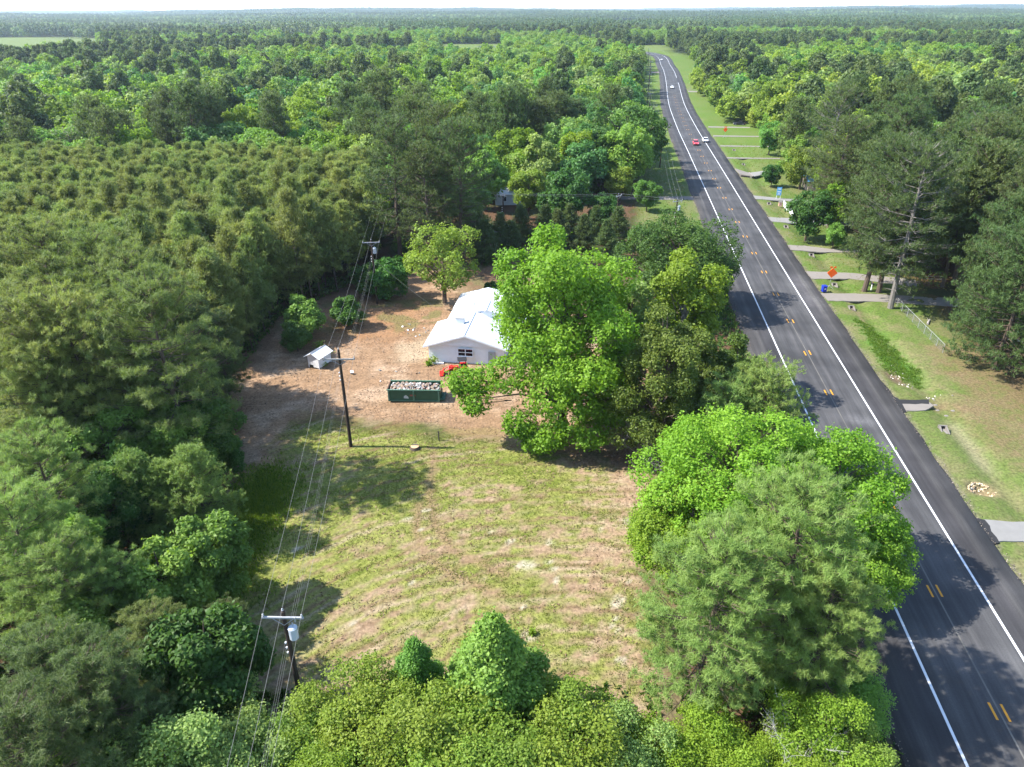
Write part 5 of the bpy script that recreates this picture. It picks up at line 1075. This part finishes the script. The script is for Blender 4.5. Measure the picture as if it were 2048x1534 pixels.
MB().box((0, 0, .55), (.62, .66, .95), taper=1.12).build('body', BLUE, bn, bevel=.03); MB().box((0, 0, 1.07), (.74, .80, .09)).build('lid', BLUE, bn, bevel=.02); MB().tube([(-.33, .38, 1.02), (.33, .38, 1.02)], .025, 6).build('handle', BLUE, bn)
for s_ in (-.3, .3): MB().tube([(s_ - .04, .32, .13), (s_ + .04, .32, .13)], .13, 12).build('wheel', RUBBER, bn)
MB().box((0, -.358, .62), (.28, .012, .24)).build('label', WHITE, bn); 
for s_ in (-.07, .07): MB().box((s_, -.366, .62), (.05, .006, .14)).build('mark', BLUE, bn)
x, y = at(1742, 580, 0); o = thing('mailbox', 'dark mailbox on a white post beside the driveway', 'mailbox', (x, y, 0), .2); MB().box((0, 0, .5), (.12, .12, 1.1)).build('post', WHITE, o); MB().prism([(-.12, 1.02), (.12, 1.02), (.12, 1.2), (.07, 1.3), (-.07, 1.3), (-.12, 1.2)], -.3, .3).build('box', BLK, o); MB().box((.135, .12, 1.28), (.02, .05, .18)).build('flag', SIGNO, o)
CULV = [((1703, 616), 'culvert mouth at the head of the lush ditch', 0), ((1669, 570), 'culvert mouth with a stone lined channel behind the blue bin', 1), ((1623, 510), 'culvert mouth before the striped gravel driveway', 0), ((1572, 454), 'culvert mouth on the lawn with white flowers', 0), ((1538, 408), 'culvert mouth opposite the side road', 0), ((1487, 328), 'small culvert mouth beside the concrete headwall', 0), ((1468, 300), 'small distant culvert mouth nearest the work sign', 0), ((1887, 858), 'culvert mouth on the dry grass by the pine straw', 1)]
for (px, py), lb, big in CULV:
    x, y = at(px, py, 0); o = thing('culvert', lb, 'culvert', (x, y, gz1(x, y) + .02), -.14); o.scale = (.72, .85, .8)
    mb = MB()
    for s_ in (-1, 1): mb.add([(s_ * .34, .30, -.3), (s_ * .60, .30, -.3), (s_ * .60, -1.0, -.3), (s_ * .46, -1.0, -.3), (s_ * .34, .30, .42), (s_ * .60, .30, .42), (s_ * .60, -1.0, -.02), (s_ * .46, -1.0, -.02)], [(0, 1, 2, 3), (4, 5, 6, 7), (0, 1, 5, 4), (1, 2, 6, 5), (2, 3, 7, 6), (3, 0, 4, 7)])
    mb.build('wing_wall', CONCL, o); MB().box((0, .40, .12), (1.3, .2, .72)).build('headwall', CONCL, o)
    MB().tube([(0, .305, .10), (0, .26, .10)], .32, 14).build('pipe_mouth_shade', DARK, o); MB().box((0, -.35, -.1), (.7, 1.25, .2)).build('apron', CONCL if big else plain('mud', (.10, .08, .06), .9), o)  # black disc is painted shade in place of a hollow pipe
x, y = at(1497, 352, 0); o = thing('culvert_headwall', 'large pale concrete culvert headwall with sloping wings beside the highway', 'headwall', (x, y, 0), -.14)
zt = 1.25
MB().slab([(-3.4, 3.6, zt + .1), (.3, 1.8, .55), (.9, -2.2, .30), (-2.6, -.4, .75)], .25).build('wing', CONCL, o); MB().slab([(.3, 1.8, .55), (4.6, 3.0, .95), (4.9, .7, .55), (.9, -2.2, .30)], .25).build('wing', CONC, o)
MB().box((-1.0, -1.35, .0), (3.6, .25, 1.0), -.48).build('front_wall', CONCL, o); MB().box((-1.1, -1.50, .12), (2.4, .06, .5), -.48).build('opening_shade', DARK, o); MB().tube([(.35, 1.8, .62), (.95, -2.2, .37)], .16, 6).build('gutter', CONCL, o)  # dark slab on the front wall is painted shade, no real hole
r = np.random.default_rng(12)
STONE = plain('pale_stone', (.50, .45, .37), .9, noise=.2, scale=4, bump=.4); rockm = []
def rock(seed, m):
    r2 = np.random.default_rng(seed); q = MB().lathe([(.05, -.5), (.4, -.35), (.5, 0), (.36, .35), (.05, .48)], 6); q.v = [tuple(np.array(p) * r2.uniform(.8, 1.2, 3)) for p in q.v]; me = q.mesh('rock'); me.materials.append(m); return me
ROCKS = [rock(i, m) for i, m in enumerate((STONE, CONCL, plain('buff_stone', (.42, .32, .19), .9, noise=.25), plain('brown_stone', (.24, .17, .11), .9, noise=.3)))]
pit = thing('rock_pit', 'washed out hole lined with buff stones in the dry grass', 'hole', (PIT[0], PIT[1], gz1(*PIT)))
for k in range(90):
    a = r.uniform(.6, 3.4) if k < 60 else r.uniform(0, 6.28); q = r.uniform(.55, 1.05); px_, py_ = math.cos(a) * 1.25 * q, math.sin(a) * 1.05 * q
    o = obj('stone', ROCKS[(0, 2, 2, 2, 3)[k % 5]], None, pit, (px_, py_, gz1(PIT[0] + px_, PIT[1] + py_) - gz1(*PIT) + .03)); o.scale = tuple(r.uniform(.14, .30, 3) * np.array([1, 1, .7])); o.rotation_euler = (0, 0, r.uniform(0, 6))
for k in range(46):
    px, py = (r.normal(1795, 9), r.normal(750, 8)) if k < 20 else (r.normal(1815, 8), r.normal(770, 2.5)) if k < 30 else (r.normal(1872, 14), r.normal(790, 2)); x, y = at(px, py); o = obj('stone', ROCKS[k % 2], None, None, (x, y, gz1(x, y) + .02), r.uniform(0, 6)); o.scale = tuple(r.uniform(.10, .26, 3) * np.array([1, 1, .6]))
    g = ('stones in the washed out ditch patch', 'white stones below the ditch patch', 'white stones along the old driveway')[(k >= 20) + (k >= 30)]; tag(o, ('stone in the muddy washed out patch of the ditch', 'small white stone below the muddy ditch patch', 'small white stone in the row along the old driveway')[(k >= 20) + (k >= 30)], 'stone', g)
for px, py, lb in ((1873, 803, 'flat white stone at the top of the straw covered driveway'), (1877, 814, 'flat white stone in the middle of the straw covered driveway'), (1907, 818, 'flat white stone furthest from the highway on the pine straw'), (1895, 825, 'low pale slab at the lower edge of the straw covered driveway')):
    x, y = at(px, py); o = obj('flat_stone', ROCKS[1], None, None, (x, y, gz1(x, y) + .03), 0); o.scale = (.62, .4, .12); tag(o, lb, 'stone')
for k in range(14):
    px, py = r.normal(1585, 14), r.normal(472, 9); x, y = at(px, py); o = obj('flower_clump', ROCKS[1], None, None, (x, y, gz1(x, y) + .12), 0); o.data = ROCKS[1]; o.scale = (.16, .16, .12); tag(o, 'small white flower clump on the lawn between two driveways', 'flowers', 'white flower clumps between the driveways')
x, y = at(1857, 645); lg = thing('log', 'pale fallen log on the lawn behind the chain link fence', 'log', (x, y, .12), .95); MB().tube([(-1.0, 0, 0), (0, .05, .02), (1.0, 0, .0)], [.14, .15, .11], 8).build('bark', DEADW, lg); MB().tube([(.2, 0, .05), (.6, .35, .3)], [.05, .02], 5).build('branch', DEADW, lg)
# chain link fence
fa = Vector((*at(1793, 612), 0)); fb = Vector((*at(1885, 706), 0)); L = (fb - fa).length; an = math.atan2(fb.y - fa.y, fb.x - fa.x)
fn = thing('chain_link_fence', 'grey chain link fence from the thick pine trunk to the right', 'fence', tuple(fa), an); np_posts = 9
for k in range(np_posts): MB().tube([(L * k / (np_posts - 1), 0, -.1), (L * k / (np_posts - 1), 0, 1.3)], .035, 6).build('post', STEEL, fn)
MB().tube([(0, 0, 1.26), (L, 0, 1.26)], .024, 6).build('top_rail', STEEL, fn)
V = []; Q_ = []; nW = int(L / .10)
for k in range(-12, nW):
    for s_ in (1, -1):
        x0, x1 = k * .10, k * .10 + 1.2; z0, z1 = (0, 1.22) if s_ > 0 else (1.22, 0)
        if x0 < 0: z0 += (z1 - z0) * (-x0) / 1.2; x0 = 0
        if x1 > L: z1 = z0 + (z1 - z0) * (L - x0) / (x1 - x0); x1 = L
        b0 = len(V); w = .0035; V += [(x0, s_ * .004, z0 - w), (x1, s_ * .004, z1 - w), (x1, s_ * .004, z1 + w), (x0, s_ * .004, z0 + w)]; Q_.append((b0, b0 + 1, b0 + 2, b0 + 3))
tag(obj('wire_mesh', np_mesh('wire_mesh', V, Q_), plain('dull_wire', (.22, .22, .22), .6), fn), kind='stuff')
# white picket fence
fa = Vector((*at(1566, 412), 0)); fb = Vector((*at(1590, 441), 0)); L = (fb - fa).length; an = math.atan2(fb.y - fa.y, fb.x - fa.x)
pf_ = thing('picket_fence', 'white picket fence at the edge of the shaded yard', 'fence', tuple(fa), an); pk_ = MB().prism([(-.06, .05), (.06, .05), (.06, 1.25), (0, 1.36), (-.06, 1.25)], -.012, .012).mesh('picket'); pk_.materials.append(WHITE)
for k in range(int(L / .19)): obj('picket', pk_, None, pf_, (k * .19, 0, 0))
for z in (.35, 1.0): MB().box((L / 2, .04, z), (L, .05, .09)).build('rail', WHITE, pf_)
for k in range(8): MB().box((L * k / 7, .09, .6), (.1, .1, 1.3)).build('post', WHITE, pf_)
# gravel spilled along the asphalt edges
r = np.random.default_rng(970); n_ = 7000; v_ = r.uniform(30, 330, n_); sd = np.where(r.random(n_) < .5, -1, 1); of = sd * (7.55 + np.abs(r.normal(size=n_)) * .35 - .25)
px_ = np.interp(v_, CLS, CL[:, 0]) + np.interp(v_, CLS, CLN[:, 0]) * of; py_ = np.interp(v_, CLS, CL[:, 1]) + np.interp(v_, CLS, CLN[:, 1]) * of; Lc = r.uniform(.03, .10, n_)
V, Q_, T_ = leaves(r, np.stack([px_, py_, np.where(np.abs(of) < 7.55, ROADZ + .03, .03)], 1), unit(r.normal(size=(n_, 3)) * .6 + np.array([0, 0, 1.])), Lc, Lc * .6, r.random(n_))
tag(obj('gravel', np_mesh('gravel', V, Q_, tint=T_), leaf_mat('gravel_chip', (.06, .05, .045), (.24, .20, .16), 0, 0, .02, .9)), 'loose gravel and crumbs spilled along the edges of the asphalt', kind='stuff')
# bits of the yards
x, y = at(1556, 398, 0); o = thing('yard_sign', 'blue and white sign board on posts at the end of the driveway', 'sign', (x, y, 0), -.2); MB().box((0, 0, 1.9), (1.1, .06, 2.0)).build('board', plain('sky_blue_paint', (.10, .33, .62), .5, noise=.2), o)
for s_ in (-.45, .45): MB().box((s_, .06, 1.0), (.09, .09, 2.4)).build('post', WHITE, o)
for z_, w_ in ((2.45, .7), (1.75, .8), (1.25, .55)): MB().box((0, -.036, z_), (w_, .012, .18)).build('stripe', WHITE, o)
x, y = at(1560, 412, 0); o = thing('brick_pillar', 'low pinkish brick pillar under the blue sign', 'pillar', (x, y, 0), -.14); MB().box((0, 0, .45), (.7, .7, .9)).build('shaft', plain('pink_brick', (.40, .24, .19), .9, noise=.2), o); MB().box((0, 0, .94), (.85, .85, .09)).build('cap', CONCL, o)
def cottage(px, py, rz, w, d, wall, roofm, label, h=2.6):
    x, y = at(px, py, 0); o = thing('cottage', label, 'house', (x, y, 0), rz); r_ = h + .28 * (d / 2 + .4)
    MB().box((0, 0, h / 2), (w, d, h)).build('wall', wall, o); MB().add([(-w / 2, -d / 2, h), (-w / 2, d / 2, h), (-w / 2, 0, r_ - .1), (w / 2, -d / 2, h), (w / 2, d / 2, h), (w / 2, 0, r_ - .1)], [(0, 2, 1), (3, 4, 5)]).build('gable', wall, o)
    for s_ in (-1, 1): MB().slab([(-w / 2 - .4, s_ * (d / 2 + .4), h), (w / 2 + .4, s_ * (d / 2 + .4), h), (w / 2 + .4, 0, r_), (-w / 2 - .4, 0, r_)], .1).build('roof', roofm, o)
    for k in (-.3, 0, .3): f = MB().box((w * k, -d / 2 - .03, h * .58), (1.1, .06, 1.2)).build('window', WHITE, o); MB().box((w * k, -d / 2 - .065, h * .58), (.92, .02, 1.02)).build('pane', GLASS, f)
    MB().box((w * .15, -d / 2 - .04, 1.0), (.95, .08, 2.0)).build('door', plain('brown_door', (.12, .07, .04), .6), o); return o
TANW = plain('tan_siding', (.30, .24, .18), .8, noise=.12); TINP = plain('pale_roof_tin', (.62, .64, .66), .5, noise=.12, scale=1)
cottage(1845, 492, .06, 9, 7, TANW, TINP, 'cottage with a pale tin roof half hidden behind the pines on the right'); cottage(1035, 404, .05, 11, 6, plain('grey_siding', (.45, .47, .48), .8), TINP, 'long low building with a pale roof behind the dark pole'); cottage(672, 98, .1, 26, 14, TANW, TINP, 'distant pale roofed building in the woods beyond the bare field', 5); cottage(716, 96, .3, 18, 12, TANW, plain('brown_roof', (.16, .12, .10), .9), 'distant brown roofed building beside the pale one', 6); cottage(1640, 378, -.1, 8, 6, TANW, plain('blue_roof', (.09, .28, .50), .5), 'small blue roofed building hidden among the trees on the right')
# ------------------------------------------------------------------ vehicles
def car(px, py, paint, label, up_road, pickup=False, rz=None):
    x, y = at(px, py, 0); i = int(np.argmin(np.hypot(CL[:, 0] - x, CL[:, 1] - y))); a = math.atan2(-CLT[i, 0], CLT[i, 1]) + (0 if up_road else math.pi)
    if rz is not None: a = rz
    o = thing('car', label, 'car', (x, y, ROADZ + .01 if rz is None else 0), a)
    body = [(-2.3, .38), (-2.32, .72), (-2.1, .92), (-.9, .98), (1.0, 1.0), (2.1, .86), (2.3, .62), (2.28, .32), (-2.2, .30)]
    q = MB(); q.prism(body, -.90, .90); q.v = [(y_, x_, z_) for x_, y_, z_ in q.v]; q.build('body', paint, o, bevel=.06)
    cab = [(-1.75, .96), (-1.25, 1.46), (.15, 1.50), (.95, 1.0)]; q = MB(); q.prism(cab, -.74, .74); q.v = [(y_ * (1 - .12 * (z_ - .96)), x_, z_) for x_, y_, z_ in q.v]; q.build('window', GLASS, o)
    MB().box((0, -.55, 1.50), (1.28, 1.45, .06)).build('roof', paint, o, bevel=.02)
    for s_ in (-1, 1):
        for yy in (-1.42, 1.42): w = MB().tube([(s_ * .93, yy, .33), (s_ * .72, yy, .33)], .33, 16).build('wheel', RUBBER, o); MB().tube([(s_ * .945, yy, .33), (s_ * .93, yy, .33)], .2, 10).build('rim', STEEL, w)
        MB().box((s_ * .65, 2.27, .68), (.36, .08, .14)).build('headlight', plain('lamp_lens', (.8, .8, .78), .15), o); MB().box((s_ * .68, -2.31, .72), (.3, .05, .16)).build('tail_light', plain('red_lens', (.4, .01, .01), .2), o); MB().box((s_ * 1.0, .75, 1.0), (.18, .12, .12)).build('mirror', paint, o)
    MB().box((0, 2.30, .42), (1.7, .06, .16)).build('bumper', BLK, o); MB().box((0, -2.30, .42), (1.7, .06, .16)).build('bumper', BLK, o)
    return o
CARW = plain('white_car_paint', (.78, .79, .80), .25, noise=.02); CARR = plain('red_car_paint', (.55, .045, .06), .25, noise=.02)
car(1391, 290, CARR, 'red car driving towards the viewer in the left lane', False); car(1410, 284, CARW, 'white car driving away beside the red car', True); car(1344, 177, CARW, 'white car with a dark windscreen coming on the distant straight', False); car(1323, 121, CARW, 'white car at the far bend of the highway', True)
car(2046, 684, CARW, 'white car parked among the pines at the right edge', True, rz=1.2)
x, y = at(1500, 256, 0); car(1478, 250, plain('dark_car_paint', (.03, .03, .035), .3), 'dark car parked on the lawn under the light green tree', True, rz=1.4)

# ------------------------------------------------------------------ air
HAZE = bpy.data.materials.new('haze'); HAZE.use_nodes = True; hn = HAZE.node_tree.nodes; hn.clear()
pv = hn.new('ShaderNodeVolumePrincipled'); ho = hn.new('ShaderNodeOutputMaterial'); HAZE.node_tree.links.new(pv.outputs['Volume'], ho.inputs['Volume'])
pv.inputs['Color'].default_value = (.72, .84, 1.0, 1); pv.inputs['Density'].default_value = 0.00007; pv.inputs['Anisotropy'].default_value = .3
tag(MB().box((0, 5300, 39.0), (19000, 12400, 90.0)).build('haze', HAZE), kind='stuff')
